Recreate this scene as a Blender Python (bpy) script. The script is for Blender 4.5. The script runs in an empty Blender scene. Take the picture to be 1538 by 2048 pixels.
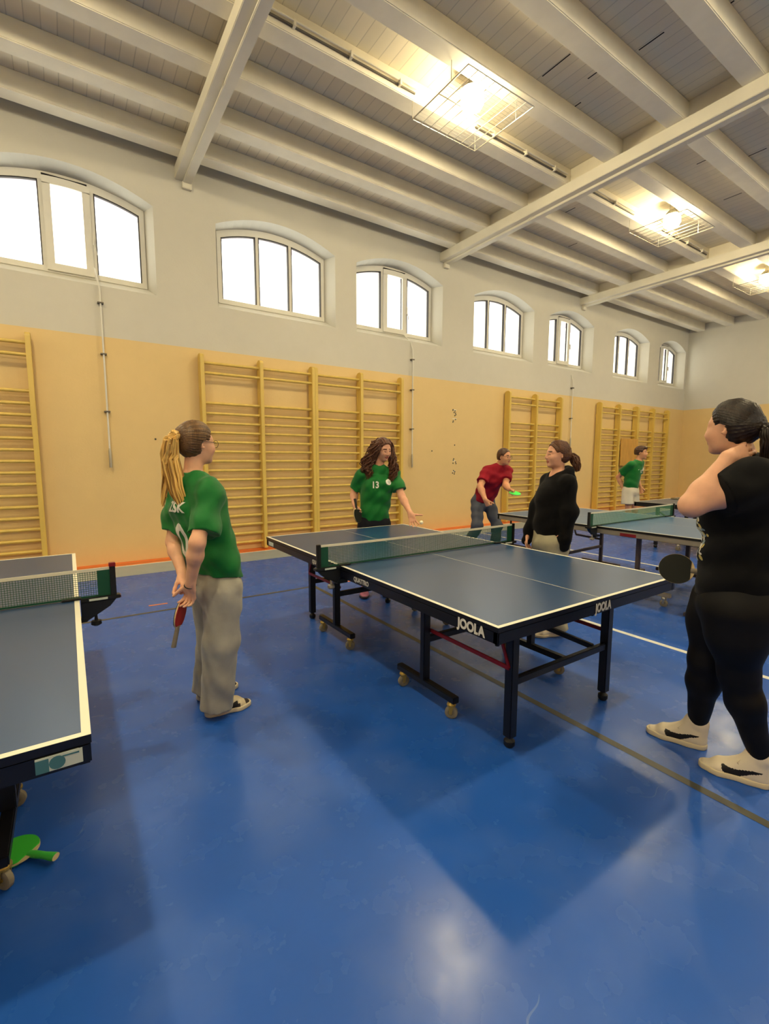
import bpy, bmesh, math, random
import numpy as np
from mathutils import Vector, Matrix
from mathutils.bvhtree import BVHTree

random.seed(7); rng = np.random.default_rng(7)
SC = bpy.context.scene
C = SC.collection
PI = math.pi

# ------------------------------------------------------------------ materials
def lin(c):
    return tuple(((v/255)/12.92 if v/255 <= .04045 else ((v/255+.055)/1.055)**2.4) for v in c)

MATS = {}
def mat(name, rgb, rough=.6, spec=.35, metal=0., var=0., scale=6., bump=0., bscale=60., stretch=None, rvar=0., emit=0., alpha=1., sheen=0., sss=0.):
    """plain procedural surface: colour with a little noise, noise in roughness, fine bump"""
    if name in MATS: return MATS[name]
    m = bpy.data.materials.new(name); m.use_nodes = True
    nt = m.node_tree; n = nt.nodes; l = nt.links
    b = n['Principled BSDF']
    col = (*lin(rgb), 1)
    b.inputs['Base Color'].default_value = col
    b.inputs['Roughness'].default_value = rough
    b.inputs['Specular IOR Level'].default_value = spec
    b.inputs['Metallic'].default_value = metal
    b.inputs['Alpha'].default_value = alpha
    if sheen: b.inputs['Sheen Weight'].default_value = sheen
    if sss:
        b.inputs['Subsurface Weight'].default_value = sss
        b.inputs['Subsurface Radius'].default_value = (.012, .005, .003)
        b.inputs['Subsurface Scale'].default_value = .5
    if emit:
        b.inputs['Emission Color'].default_value = col; b.inputs['Emission Strength'].default_value = emit
    tc = n.new('ShaderNodeTexCoord'); src = tc.outputs['Object']
    if stretch:
        mp = n.new('ShaderNodeMapping'); mp.inputs['Scale'].default_value = stretch
        l.new(src, mp.inputs['Vector']); src = mp.outputs['Vector']
    if var:
        t = n.new('ShaderNodeTexNoise'); t.inputs['Scale'].default_value = scale; t.inputs['Detail'].default_value = 4
        l.new(src, t.inputs['Vector'])
        r = n.new('ShaderNodeValToRGB')
        r.color_ramp.elements[0].position = .3; r.color_ramp.elements[1].position = .7
        r.color_ramp.elements[0].color = (*[v*(1-var) for v in col[:3]], 1)
        r.color_ramp.elements[1].color = (*[min(1, v*(1+var)) for v in col[:3]], 1)
        l.new(t.outputs['Fac'], r.inputs['Fac']); l.new(r.outputs['Color'], b.inputs['Base Color'])
    if rvar:
        t = n.new('ShaderNodeTexNoise'); t.inputs['Scale'].default_value = scale*.7; t.inputs['Detail'].default_value = 5
        l.new(src, t.inputs['Vector'])
        mr = n.new('ShaderNodeMapRange'); mr.inputs['To Min'].default_value = max(0, rough-rvar); mr.inputs['To Max'].default_value = rough+rvar
        l.new(t.outputs['Fac'], mr.inputs['Value']); l.new(mr.outputs['Result'], b.inputs['Roughness'])
    if bump:
        t = n.new('ShaderNodeTexNoise'); t.inputs['Scale'].default_value = bscale; t.inputs['Detail'].default_value = 3
        l.new(src, t.inputs['Vector'])
        bp = n.new('ShaderNodeBump'); bp.inputs['Strength'].default_value = bump; bp.inputs['Distance'].default_value = .004
        l.new(t.outputs['Fac'], bp.inputs['Height']); l.new(bp.outputs['Normal'], b.inputs['Normal'])
    MATS[name] = m
    return m

def node(nt, kind, **kw):
    x = nt.nodes.new(kind)
    for k, v in kw.items(): setattr(x, k, v)
    return x
def math_(nt, op, a, b=None):
    x = nt.nodes.new('ShaderNodeMath'); x.operation = op
    for i, v in enumerate((a, b)):
        if v is None: continue
        if isinstance(v, (int, float)): x.inputs[i].default_value = v
        else: nt.links.new(v, x.inputs[i])
    return x.outputs[0]
def mixc(nt, fac, c1, c2):
    x = nt.nodes.new('ShaderNodeMix'); x.data_type = 'RGBA'
    for s, v in ((x.inputs['Factor'], fac), (x.inputs[6], c1), (x.inputs[7], c2)):
        if isinstance(v, (int, float)): s.default_value = v
        elif isinstance(v, tuple): s.default_value = (*v, 1)
        else: nt.links.new(v, s)
    return x.outputs[2]
def noise(nt, vec, scale, detail=3):
    t = nt.nodes.new('ShaderNodeTexNoise'); t.inputs['Scale'].default_value = scale; t.inputs['Detail'].default_value = detail
    nt.links.new(vec, t.inputs['Vector']); return t.outputs['Fac']
def mapped(nt, vec, sc):
    mp = nt.nodes.new('ShaderNodeMapping'); mp.inputs['Scale'].default_value = sc
    nt.links.new(vec, mp.inputs['Vector']); return mp.outputs['Vector']

WHITE_WALL = (201, 198, 187); PEACH = (218, 190, 134)
def wall_material():
    m = bpy.data.materials.new('wall paint'); m.use_nodes = True; nt = m.node_tree; b = nt.nodes['Principled BSDF']
    g = node(nt, 'ShaderNodeNewGeometry'); sx = node(nt, 'ShaderNodeSeparateXYZ'); nt.links.new(g.outputs['Position'], sx.inputs[0])
    up = math_(nt, 'GREATER_THAN', sx.outputs['Z'], 3.062)
    n1 = noise(nt, g.outputs['Position'], 1.3, 5); n2 = noise(nt, g.outputs['Position'], 7, 3)
    f = math_(nt, 'ADD', math_(nt, 'MULTIPLY', n1, .10), math_(nt, 'MULTIPLY', n2, .05)); f = math_(nt, 'ADD', f, .92)
    c = mixc(nt, up, lin(PEACH), lin(WHITE_WALL))
    v = node(nt, 'ShaderNodeVectorMath', operation='SCALE'); nt.links.new(c, v.inputs[0]); nt.links.new(f, v.inputs['Scale'])
    nt.links.new(v.outputs[0], b.inputs['Base Color'])
    nt.links.new(math_(nt, 'ADD', math_(nt, 'MULTIPLY', up, .3), .5), b.inputs['Roughness'])
    b.inputs['Specular IOR Level'].default_value = .3
    bp = node(nt, 'ShaderNodeBump'); bp.inputs['Strength'].default_value = .25; bp.inputs['Distance'].default_value = .004
    nt.links.new(noise(nt, g.outputs['Position'], 45, 3), bp.inputs['Height']); nt.links.new(bp.outputs['Normal'], b.inputs['Normal'])
    return m
def plank_material():
    m = bpy.data.materials.new('ceiling boards'); m.use_nodes = True; nt = m.node_tree; b = nt.nodes['Principled BSDF']
    g = node(nt, 'ShaderNodeNewGeometry'); sx = node(nt, 'ShaderNodeSeparateXYZ'); nt.links.new(g.outputs['Position'], sx.inputs[0])
    fr = math_(nt, 'FRACT', math_(nt, 'DIVIDE', sx.outputs['X'], .135))
    groove = math_(nt, 'LESS_THAN', fr, .07)
    fl = math_(nt, 'FLOOR', math_(nt, 'DIVIDE', sx.outputs['X'], .135))
    wn = node(nt, 'ShaderNodeTexWhiteNoise', noise_dimensions='1D'); nt.links.new(fl, wn.inputs['W'])
    n1 = noise(nt, mapped(nt, g.outputs['Position'], (1, .25, 1)), 5, 4)
    f = math_(nt, 'ADD', math_(nt, 'MULTIPLY', n1, .10), math_(nt, 'MULTIPLY', wn.outputs['Value'], .07)); f = math_(nt, 'ADD', f, .86)
    f = math_(nt, 'MULTIPLY', f, math_(nt, 'SUBTRACT', 1., math_(nt, 'MULTIPLY', groove, .22)))
    v = node(nt, 'ShaderNodeVectorMath', operation='SCALE'); v.inputs[0].default_value = lin((234, 225, 202)); nt.links.new(f, v.inputs['Scale'])
    nt.links.new(v.outputs[0], b.inputs['Base Color']); b.inputs['Roughness'].default_value = .6; b.inputs['Specular IOR Level'].default_value = .3
    bp = node(nt, 'ShaderNodeBump'); bp.inputs['Strength'].default_value = .6; bp.inputs['Distance'].default_value = .01
    nt.links.new(math_(nt, 'SUBTRACT', wn.outputs['Value'], math_(nt, 'MULTIPLY', groove, 1.5)), bp.inputs['Height']); nt.links.new(bp.outputs['Normal'], b.inputs['Normal'])
    return m
def floor_material():
    m = bpy.data.materials.new('blue sports vinyl'); m.use_nodes = True; nt = m.node_tree; b = nt.nodes['Principled BSDF']
    g = node(nt, 'ShaderNodeNewGeometry'); P = g.outputs['Position']
    n1 = noise(nt, P, 1.1, 6); n2 = noise(nt, P, 9, 5); n3 = noise(nt, mapped(nt, P, (3, 60, 1)), 1.2, 5)
    f = math_(nt, 'ADD', math_(nt, 'MULTIPLY', n1, .18), math_(nt, 'MULTIPLY', n2, .10)); f = math_(nt, 'ADD', f, .86)
    v = node(nt, 'ShaderNodeVectorMath', operation='SCALE'); v.inputs[0].default_value = lin((16, 84, 182)); nt.links.new(f, v.inputs['Scale'])
    # pale scuffs and thin curved scratches
    vo = node(nt, 'ShaderNodeTexVoronoi', feature='DISTANCE_TO_EDGE'); vo.inputs['Scale'].default_value = 1.7
    wv = node(nt, 'ShaderNodeVectorMath', operation='ADD'); nt.links.new(P, wv.inputs[0])
    nn = node(nt, 'ShaderNodeTexNoise'); nn.inputs['Scale'].default_value = 2.2; nt.links.new(P, nn.inputs['Vector']); nt.links.new(nn.outputs['Color'], wv.inputs[1])
    nt.links.new(wv.outputs[0], vo.inputs['Vector'])
    ns = node(nt, 'ShaderNodeTexNoise'); ns.inputs['Scale'].default_value = 2.; ns.inputs['Detail'].default_value = 2
    rotm = node(nt, 'ShaderNodeMapping'); rotm.inputs['Rotation'].default_value = (0, 0, .6); rotm.inputs['Scale'].default_value = (.5, 26, 1); nt.links.new(wv.outputs[0], rotm.inputs['Vector']); nt.links.new(rotm.outputs[0], ns.inputs['Vector'])
    scr = math_(nt, 'GREATER_THAN', ns.outputs['Fac'], .735)
    scr = math_(nt, 'MULTIPLY', scr, math_(nt, 'GREATER_THAN', noise(nt, P, 1.7, 4), .52))
    blot = node(nt, 'ShaderNodeMapRange'); blot.inputs['From Min'].default_value = .48; blot.inputs['From Max'].default_value = .80
    nt.links.new(noise(nt, P, 2.6, 8), blot.inputs['Value'])
    fac = math_(nt, 'ADD', math_(nt, 'MULTIPLY', scr, .22), math_(nt, 'MULTIPLY', blot.outputs[0], .12))
    c = mixc(nt, fac, v.outputs[0], lin((150, 170, 205)))
    nt.links.new(c, b.inputs['Base Color'])
    r = math_(nt, 'ADD', math_(nt, 'MULTIPLY', n2, .16), math_(nt, 'MULTIPLY', n3, .08)); r = math_(nt, 'ADD', r, .22)
    r = math_(nt, 'ADD', r, .26); nt.links.new(r, b.inputs['Roughness']); b.inputs['Specular IOR Level'].default_value = .36
    b.inputs['Coat Weight'].default_value = .55; cr = node(nt, 'ShaderNodeMapRange'); cr.inputs['From Min'].default_value = .35; cr.inputs['From Max'].default_value = .68; cr.inputs['To Min'].default_value = .22; cr.inputs['To Max'].default_value = .30
    nt.links.new(noise(nt, P, 7, 9), cr.inputs['Value']); nt.links.new(cr.outputs[0], b.inputs['Coat Roughness'])
    bp = node(nt, 'ShaderNodeBump'); bp.inputs['Strength'].default_value = .12; bp.inputs['Distance'].default_value = .002
    nt.links.new(noise(nt, P, 14, 4), bp.inputs['Height']); nt.links.new(bp.outputs['Normal'], b.inputs['Normal'])
    return m
def glass_material():
    m = bpy.data.materials.new('window glass'); m.use_nodes = True; nt = m.node_tree; n = nt.nodes
    out = n['Material Output']; n.remove(n['Principled BSDF'])
    t = node(nt, 'ShaderNodeBsdfTransparent'); t.inputs[0].default_value = (.93, .95, .97, 1)
    gl = node(nt, 'ShaderNodeBsdfGlossy'); gl.inputs['Roughness'].default_value = .12
    lw = node(nt, 'ShaderNodeLayerWeight'); lw.inputs[0].default_value = .5
    fac = math_(nt, 'ADD', math_(nt, 'MULTIPLY', math_(nt, 'POWER', lw.outputs['Facing'], 5.), .6), .04)
    mx = node(nt, 'ShaderNodeMixShader'); nt.links.new(fac, mx.inputs[0]); nt.links.new(t.outputs[0], mx.inputs[1]); nt.links.new(gl.outputs[0], mx.inputs[2])
    nt.links.new(mx.outputs[0], out.inputs['Surface']); return m
def lamp_material(nm, W):
    m = bpy.data.materials.new(nm); m.use_nodes = True; nt = m.node_tree; n = nt.nodes
    n.remove(n['Principled BSDF']); e = node(nt, 'ShaderNodeEmission')
    e.inputs[0].default_value = (1., .83, .50, 1); e.inputs[1].default_value = W
    nt.links.new(e.outputs[0], n['Material Output'].inputs['Surface']); return m

# ------------------------------------------------------------------ mesh builder
def V(*a): return Vector(a if len(a) > 1 else a[0])
class MB:
    def __init__(s): s.v = []; s.f = []; s.m = []; s.mats = []
    def mi(s, m):
        if m not in s.mats: s.mats.append(m)
        return s.mats.index(m)
    def add(s, vs, fs, m):
        o = len(s.v); s.v += [tuple(v) for v in vs]; i = s.mi(m)
        for f in fs: s.f.append([o+k for k in f]); s.m.append(i)
    def quad(s, vs, m): s.add(vs, [list(range(len(vs)))], m)
    def frame(s, c, ax, hs, m):
        c = V(c); x, y, z = [V(a)*h for a, h in zip(ax, hs)]
        vs = [c+sx*x+sy*y+sz*z for sx in (-1, 1) for sy in (-1, 1) for sz in (-1, 1)]
        s.add(vs, [(0,1,3,2),(4,6,7,5),(0,4,5,1),(2,3,7,6),(0,2,6,4),(1,5,7,3)], m)
    def box(s, lo, hi, m):
        c = [(a+b)/2 for a, b in zip(lo, hi)]; h = [abs(b-a)/2 for a, b in zip(lo, hi)]
        s.frame(c, ((1,0,0),(0,1,0),(0,0,1)), h, m)
    def beam(s, p, q, w, h, m, up=(0,0,1)):
        p, q = V(p), V(q); d = (q-p); L = d.length; d.normalize()
        x = d.cross(V(up))
        if x.length < 1e-4: x = d.cross(V(0,1,0))
        x.normalize(); y = x.cross(d)
        s.frame((p+q)/2, (d, x, y), (L/2, w/2, h/2), m)
    def tube(s, pts, r, m, n=8, caps=True, flat=1., side=None):
        pts = [V(p) for p in pts]; N = len(pts)
        rr = list(r) if hasattr(r, '__len__') else [r]*N
        t0 = (pts[1]-pts[0]).normalized()
        u = t0.cross(V(side) if side else (V(0,0,1) if abs(t0.z) < .9 else V(1,0,0))).normalized()
        vs = []
        for i, p in enumerate(pts):
            t = (pts[min(i+1, N-1)]-pts[max(i-1, 0)]).normalized()
            u = (u-t*u.dot(t)).normalized(); w = t.cross(u)
            for k in range(n):
                a = 2*PI*k/n; vs.append(p+(u*math.cos(a)*flat+w*math.sin(a))*rr[i])
        fs = [(i*n+k, i*n+(k+1) % n, (i+1)*n+(k+1) % n, (i+1)*n+k) for i in range(N-1) for k in range(n)]
        if caps: fs += [tuple(range(n))[::-1], tuple((N-1)*n+k for k in range(n))]
        s.add(vs, fs, m)
    def cyl(s, p, q, r, m, n=16): s.tube([p, q], r, m, n)
    def lathe(s, c, axis, prof, m, n=24):
        """prof: (distance along axis, radius)"""
        c = V(c); a = V(axis).normalized(); u = a.orthogonal().normalized(); w = a.cross(u)
        vs = []; N = len(prof)
        for t, r in prof:
            for k in range(n):
                g = 2*PI*k/n; vs.append(c+a*t+(u*math.cos(g)+w*math.sin(g))*r)
        fs = [(i*n+k, i*n+(k+1) % n, (i+1)*n+(k+1) % n, (i+1)*n+k) for i in range(N-1) for k in range(n)]
        fs += [tuple(range(n))[::-1], tuple((N-1)*n+k for k in range(n))]
        s.add(vs, fs, m)
    def prism(s, poly, d, m):
        n = len(poly); d = V(d); P = [V(p) for p in poly]
        s.add(P+[p+d for p in P], [tuple(range(n))[::-1], tuple(range(n, 2*n))]+[(i, (i+1) % n, n+(i+1) % n, n+i) for i in range(n)], m)
    def build(s, name, parent=None, smooth=False, bevel=0., origin=None):
        me = bpy.data.meshes.new(name); o0 = V(origin) if origin else V(0,0,0)
        me.from_pydata([V(v)-o0 for v in s.v], [], s.f)
        for m in s.mats: me.materials.append(m)
        me.polygons.foreach_set('material_index', s.m)
        bm = bmesh.new(); bm.from_mesh(me); bmesh.ops.recalc_face_normals(bm, faces=bm.faces)
        if bevel: bmesh.ops.bevel(bm, geom=[e for e in bm.edges if e.is_manifold and e.calc_face_angle(0) > .6], offset=bevel, segments=2, affect='EDGES', clamp_overlap=True)
        bm.to_mesh(me); bm.free()
        if smooth:
            me.polygons.foreach_set('use_smooth', [True]*len(me.polygons))
            try: me.set_sharp_from_angle(angle=math.radians(40))
            except Exception: pass
        o = bpy.data.objects.new(name, me); C.objects.link(o); o.location = o0
        if parent: o.parent = parent
        return o

def thing(name, label, cat, loc=(0,0,0), group=None, rz=0):
    o = bpy.data.objects.new(name, None); C.objects.link(o); o.location = loc; o.rotation_euler = (0,0,rz)
    o.empty_display_size = .1
    o['label'] = label; o['category'] = cat
    if group: o['group'] = group
    return o
def tag(o, label, cat, group=None):
    o['label'] = label; o['category'] = cat
    if group: o['group'] = group
    return o
def struct(o): o['kind'] = 'structure'; return o
def copy_tree(o, parent=None):
    c = o.copy(); C.objects.link(c)
    if parent: c.parent = parent
    for ch in list(o.children): copy_tree(ch, c)
    return c
def text_mesh(body, size, bold=.0, extrude=.0006):
    cu = bpy.data.curves.new('t', 'FONT'); cu.body = body; cu.size = size; cu.align_x = 'CENTER'; cu.align_y = 'CENTER'
    cu.extrude = extrude; cu.offset = bold*size; cu.resolution_u = 4
    o = bpy.data.objects.new('t', cu); C.objects.link(o)
    dg = bpy.context.evaluated_depsgraph_get()
    me = bpy.data.meshes.new_from_object(o.evaluated_get(dg))
    bpy.data.objects.remove(o); bpy.data.curves.remove(cu)
    return me
def lettering(body, size, origin, xdir, ydir, m, name='lettering', parent=None, bold=.02, sx=1., shear=0., onto=None, lift=.0015):
    me = text_mesh(body, size, bold); x = V(xdir).normalized(); y = V(ydir).normalized(); n = x.cross(y); o0 = V(origin)
    if onto is not None:
        bm = bmesh.new(); bm.from_mesh(me); bmesh.ops.triangulate(bm, faces=bm.faces)
        for _ in range(4):
            es = [e for e in bm.edges if e.calc_length() > .012]
            if not es: break
            bmesh.ops.subdivide_edges(bm, edges=es, cuts=1); bmesh.ops.triangulate(bm, faces=bm.faces)
        bm.to_mesh(me); bm.free()
    for v in me.vertices:
        p = o0+x*(v.co.x*sx+v.co.y*shear)+y*v.co.y+n*v.co.z
        if onto is not None:
            hit = onto.ray_cast(p+n*.15, -n, .4)
            if hit[0] is not None: p = hit[0]+n*(lift+v.co.z)
        v.co = p
    me.materials.clear(); me.materials.append(m)
    ob = bpy.data.objects.new(name, me); C.objects.link(ob)
    if parent: ob.parent = parent; ob.matrix_parent_inverse = Matrix.Identity(4); ob.location = -V(parent.location) if onto is not None else (0,0,0)
    return ob

# ------------------------------------------------------------------ implicit surfaces (bodies, clothes, hair)
def A(p): return np.array(p, dtype=np.float64)
def nrm(p): p = A(p); return p/np.linalg.norm(p)
class SDF:
    """smooth union of tapered limbs and ellipsoids, polygonised on a fine grid"""
    def __init__(s): s.ops = []
    def cap(s, a, b, r1, r2, k=.02, op='+'):
        a, b = A(a), A(b); R = max(r1, r2)
        def f(X, Y, Z):
            ba = b-a; L2 = ba@ba+1e-12
            t = np.clip(((X-a[0])*ba[0]+(Y-a[1])*ba[1]+(Z-a[2])*ba[2])/L2, 0, 1)
            return np.sqrt((X-a[0]-t*ba[0])**2+(Y-a[1]-t*ba[1])**2+(Z-a[2]-t*ba[2])**2)-(r1+(r2-r1)*t)
        s.ops.append((op, f, np.minimum(a, b)-R, np.maximum(a, b)+R, k)); return s
    def ecap(s, a, b, e1, e2, W, k=.03, op='+', flat=False):
        """tapered elliptical limb; W = wide axis; flat = square ends"""
        a, b, W = A(a), A(b), A(W); ba = b-a; L = np.linalg.norm(ba)+1e-9; ax = ba/L
        W = W-ax*(W@ax); W = W/np.linalg.norm(W); D = np.cross(ax, W); R = max(*e1, *e2)
        def f(X, Y, Z):
            qx, qy, qz = X-a[0], Y-a[1], Z-a[2]
            h = qx*ax[0]+qy*ax[1]+qz*ax[2]; t = np.clip(h/L, 0, 1)
            u = qx*W[0]+qy*W[1]+qz*W[2]; v = qx*D[0]+qy*D[1]+qz*D[2]; w = h-t*L
            wa = e1[0]+(e2[0]-e1[0])*t; da = e1[1]+(e2[1]-e1[1])*t
            if flat:
                mn = np.minimum(wa, da); w = np.minimum(h, 0)*(flat == 'end')
                k0 = np.sqrt((u/wa)**2+(v/da)**2+(w/mn)**2)+1e-9; k1 = np.sqrt((u/wa**2)**2+(v/da**2)**2+(w/mn**2)**2)+1e-9
                return np.maximum(k0*(k0-1)/k1, h-L if flat == 'end' else np.abs(h-L/2)-L/2)
            mn = np.minimum(wa, da)
            k0 = np.sqrt((u/wa)**2+(v/da)**2+(w/mn)**2)+1e-9; k1 = np.sqrt((u/wa**2)**2+(v/da**2)**2+(w/mn**2)**2)+1e-9
            return k0*(k0-1)/k1
        s.ops.append((op, f, np.minimum(a, b)-R, np.maximum(a, b)+R, k)); return s
    def ell(s, c, axes, r, k=.02, op='+'):
        c = A(c); M = np.array([nrm(x) for x in axes]); r = A(r)
        def f(X, Y, Z):
            q = [(X-c[0])*m[0]+(Y-c[1])*m[1]+(Z-c[2])*m[2] for m in M]
            k0 = np.sqrt(sum((a/b)**2 for a, b in zip(q, r)))+1e-9; k1 = np.sqrt(sum((a/b**2)**2 for a, b in zip(q, r)))+1e-9
            return k0*(k0-1)/k1
        R = r.max(); s.ops.append((op, f, c-R, c+R, k)); return s
    def plane(s, p, n):
        """keep the side the normal points away from"""
        p, n = A(p), nrm(n)
        s.ops.append(('p', lambda X, Y, Z: (X-p[0])*n[0]+(Y-p[1])*n[1]+(Z-p[2])*n[2], None, None, 0)); return s
    def disp(s, fn):
        s.ops.append(('d', fn, None, None, 0)); return s
    def mesh(s, name, h, mats, parent=None, pick=None):
        lo = np.min([o[2] for o in s.ops if o[0] == '+'], 0)-4*h-.02; hi = np.max([o[3] for o in s.ops if o[0] == '+'], 0)+4*h+.02
        n = np.ceil((hi-lo)/h).astype(int)+1
        ax = [lo[i]+h*np.arange(n[i]) for i in range(3)]
        D = np.full(n, .2, np.float32)
        for op, f, a, b, k in s.ops:
            if op == 'p':
                np.maximum(D, f(ax[0][:, None, None], ax[1][None, :, None], ax[2][None, None, :]).astype(np.float32), out=D); continue
            if op == 'd':
                D += f(ax[0][:, None, None], ax[1][None, :, None], ax[2][None, None, :]).astype(np.float32)*(np.abs(D) < .05); continue
            mg = k+4*h
            i0 = np.clip(np.floor((a-mg-lo)/h).astype(int), 0, n-1); i1 = np.clip(np.ceil((b+mg-lo)/h).astype(int)+1, 1, n)
            if np.any(i1 <= i0): continue
            sl = tuple(slice(p, q) for p, q in zip(i0, i1))
            d = f(ax[0][sl[0]][:, None, None], ax[1][sl[1]][None, :, None], ax[2][sl[2]][None, None, :]).astype(np.float32)
            E = D[sl]
            if op == '+':
                g = np.maximum(k-np.abs(E-d), 0)/max(k, 1e-6); D[sl] = np.minimum(E, d)-g*g*k*.25
            else:
                g = np.maximum(k-np.abs(E+d), 0)/max(k, 1e-6); D[sl] = np.maximum(E, -d)+g*g*k*.25
        S = D < 0
        c = np.zeros(np.array(n)-1, np.int8); offs = [(i, j, q) for i in (0, 1) for j in (0, 1) for q in (0, 1)]
        for i, j, q in offs: c += S[i:n[0]-1+i, j:n[1]-1+j, q:n[2]-1+q]
        act = (c > 0) & (c < 8); idx = np.argwhere(act)
        vid = np.full(c.shape, -1, np.int32); vid[act] = np.arange(len(idx))
        P = np.zeros((len(idx), 3)); W = np.zeros(len(idx))
        for i in range(8):
            for j in range(i+1, 8):
                p, q = np.array(offs[i]), np.array(offs[j])
                if np.abs(p-q).sum() != 1: continue
                da = D[tuple((idx+p).T)]; db = D[tuple((idx+q).T)]; m = (da < 0) != (db < 0)
                t = (da[m]/(da[m]-db[m]))[:, None]; P[m] += p+t*(q-p); W[m] += 1
        Pv = (idx+P/W[:, None])*h+lo
        quads = []
        for x in range(3):
            y, z = (x+1) % 3, (x+2) % 3
            s0 = [slice(None)]*3; s1 = [slice(None)]*3; s0[x] = slice(0, -1); s1[x] = slice(1, None)
            a, b = S[tuple(s0)], S[tuple(s1)]; e = np.argwhere(a != b)
            e = e[(e[:, y] > 0) & (e[:, z] > 0) & (e[:, y] < n[y]-1) & (e[:, z] < n[z]-1)]
            fl = a[tuple(e.T)]
            dy = np.zeros(3, int); dy[y] = 1; dz = np.zeros(3, int); dz[z] = 1
            q = np.stack([vid[tuple((e-dy-dz).T)], vid[tuple((e-dz).T)], vid[tuple(e.T)], vid[tuple((e-dy).T)]], 1)
            q[~fl] = q[~fl][:, ::-1]; quads.append(q)
        Q = np.concatenate(quads); Q = Q[(Q >= 0).all(1)]
        org = A(parent.location) if parent else np.zeros(3)
        me = bpy.data.meshes.new(name)
        me.vertices.add(len(Pv)); me.vertices.foreach_set('co', (Pv-org).astype(np.float32).ravel())
        me.loops.add(Q.size); me.loops.foreach_set('vertex_index', Q.astype(np.int32).ravel())
        me.polygons.add(len(Q)); me.polygons.foreach_set('loop_start', np.arange(0, Q.size, 4, dtype=np.int32))
        try: me.polygons.foreach_set('loop_total', np.full(len(Q), 4, np.int32))
        except Exception: pass
        for m in (mats if isinstance(mats, (list, tuple)) else [mats]): me.materials.append(m)
        if pick is not None:
            cen = Pv[Q].mean(1); me.polygons.foreach_set('material_index', pick(cen).astype(np.int32))
        me.polygons.foreach_set('use_smooth', np.ones(len(Q), bool))
        me.update(calc_edges=True); me.validate()
        o = bpy.data.objects.new(name, me); C.objects.link(o)
        if parent: o.parent = parent
        s.V, s.Q = Pv, Q
        return o
    def bvh(s): return BVHTree.FromPolygons([tuple(p) for p in s.V], [tuple(q) for q in s.Q])
SKY_W = 1.25; EXPO = 1.98
# ------------------------------------------------------------------ palette
LAMP_W = 185.
M_wall = wall_material(); M_plank = plank_material(); M_floor = floor_material(); M_glass = glass_material(); M_lamp = lamp_material('lit lamp glass', LAMP_W); M_lampside = lamp_material('lit lamp side glass', LAMP_W*.22)
M_white = mat('white beam paint', (230, 224, 206), .6, var=.05, scale=4, bump=.15, bscale=25)
M_girder = mat('cream girder paint', (222, 217, 200), .5, var=.05, scale=3, bump=.1, bscale=20)
M_frame = mat('white window plastic', (214, 212, 204), .45, var=.03)
M_brick = mat('outside wall', (190, 180, 196), .9, var=.1)
M_seal = mat('dark seal', (38, 34, 38), .6)
M_wood = mat('yellow lacquered wood', (212, 182, 92), .38, .45, var=.10, scale=9, stretch=(1, 1, .15), bump=.08, bscale=30)
M_ply = mat('plywood', (198, 150, 74), .5, var=.16, scale=7, stretch=(1, 1, .3))
M_orange = mat('orange floor edge', (222, 110, 40), .35, .4, var=.06)
M_pale = mat('grey blue floor band', (142, 160, 172), .33, .4, var=.05)
M_lw = mat('white court line', (218, 220, 214), .4, var=.05)
M_ld = mat('olive court line', (72, 72, 66), .4, var=.08)
M_lo = mat('salmon court line', (214, 124, 84), .4, var=.05)
M_crack = mat('dark gap', (34, 30, 26), .9)
M_steel = mat('bright zinc', (176, 172, 160), .35, metal=.8, var=.06)
M_brass = mat('yellow zinc', (188, 160, 84), .38, metal=.7, var=.08)
M_darkmetal = mat('dark conduit', (96, 90, 82), .5, metal=.3)
M_black = mat('black plastic', (16, 16, 18), .45, .4)
M_red = mat('red strut', (122, 18, 28), .4, .4)
M_navy = mat('dark navy steel', (11, 12, 20), .38, .45, var=.1, scale=8)

YW = 4.769; XR = 14.64; XL = -9.8; YF = -5.5; ZC = 5.70; ZJ = 5.48; ZG = 5.285
GX = [-5.50, -.51, 4.33, 8.95]          # right edge of each girder
LAMPS = [(-7.6, 1.5), (-3.0, 1.5), (1.77, 1.5), (6.42, 1.54), (10.8, 1.58), (-7.6, -2.2), (-3.0, -2.2), (1.9, -2.2), (6.42, -2.2), (10.8, -2.2)]

# ------------------------------------------------------------------ floor with its court markings
f = MB()
f.quad([(XL, YF, 0), (XR, YF, 0), (XR, YW+.4, 0), (XL, YW+.4, 0)], M_floor)
def strip(p, q, w, m, z=.0012):
    p, q = V(p[0], p[1], z), V(q[0], q[1], z); n = V(0,0,1).cross((q-p).normalized())*w/2
    f.quad([p-n, q-n, q+n, p+n], m)
strip((XL, 4.64), (XR, 4.64), .30, M_orange); strip((XL, 4.60), (XR, 4.60), .012, M_ld, .0016)
strip((XL, 4.465), (XR, 4.465), .05, M_lw, .0018); strip((XL, 4.14), (XR, 4.14), .60, M_pale)
strip((-9, 2.27), (.06, 2.13), .04, M_ld); strip((.06, 2.15), (.03, -5.4), .045, M_ld)
strip((1.605, 2.6), (1.615, -5.4), .05, M_lw); strip((4.50, 3.84), (4.33, -5.4), .05, M_lw)
strip((-1.62, 2.385), (-1.45, 2.375), .035, M_lo); strip((.40, 2.12), (.60, 2.09), .04, M_lo)
strip((7.6, 3.8), (7.5, -5.4), .05, M_lw)
struct(f.build('floor'))

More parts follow.
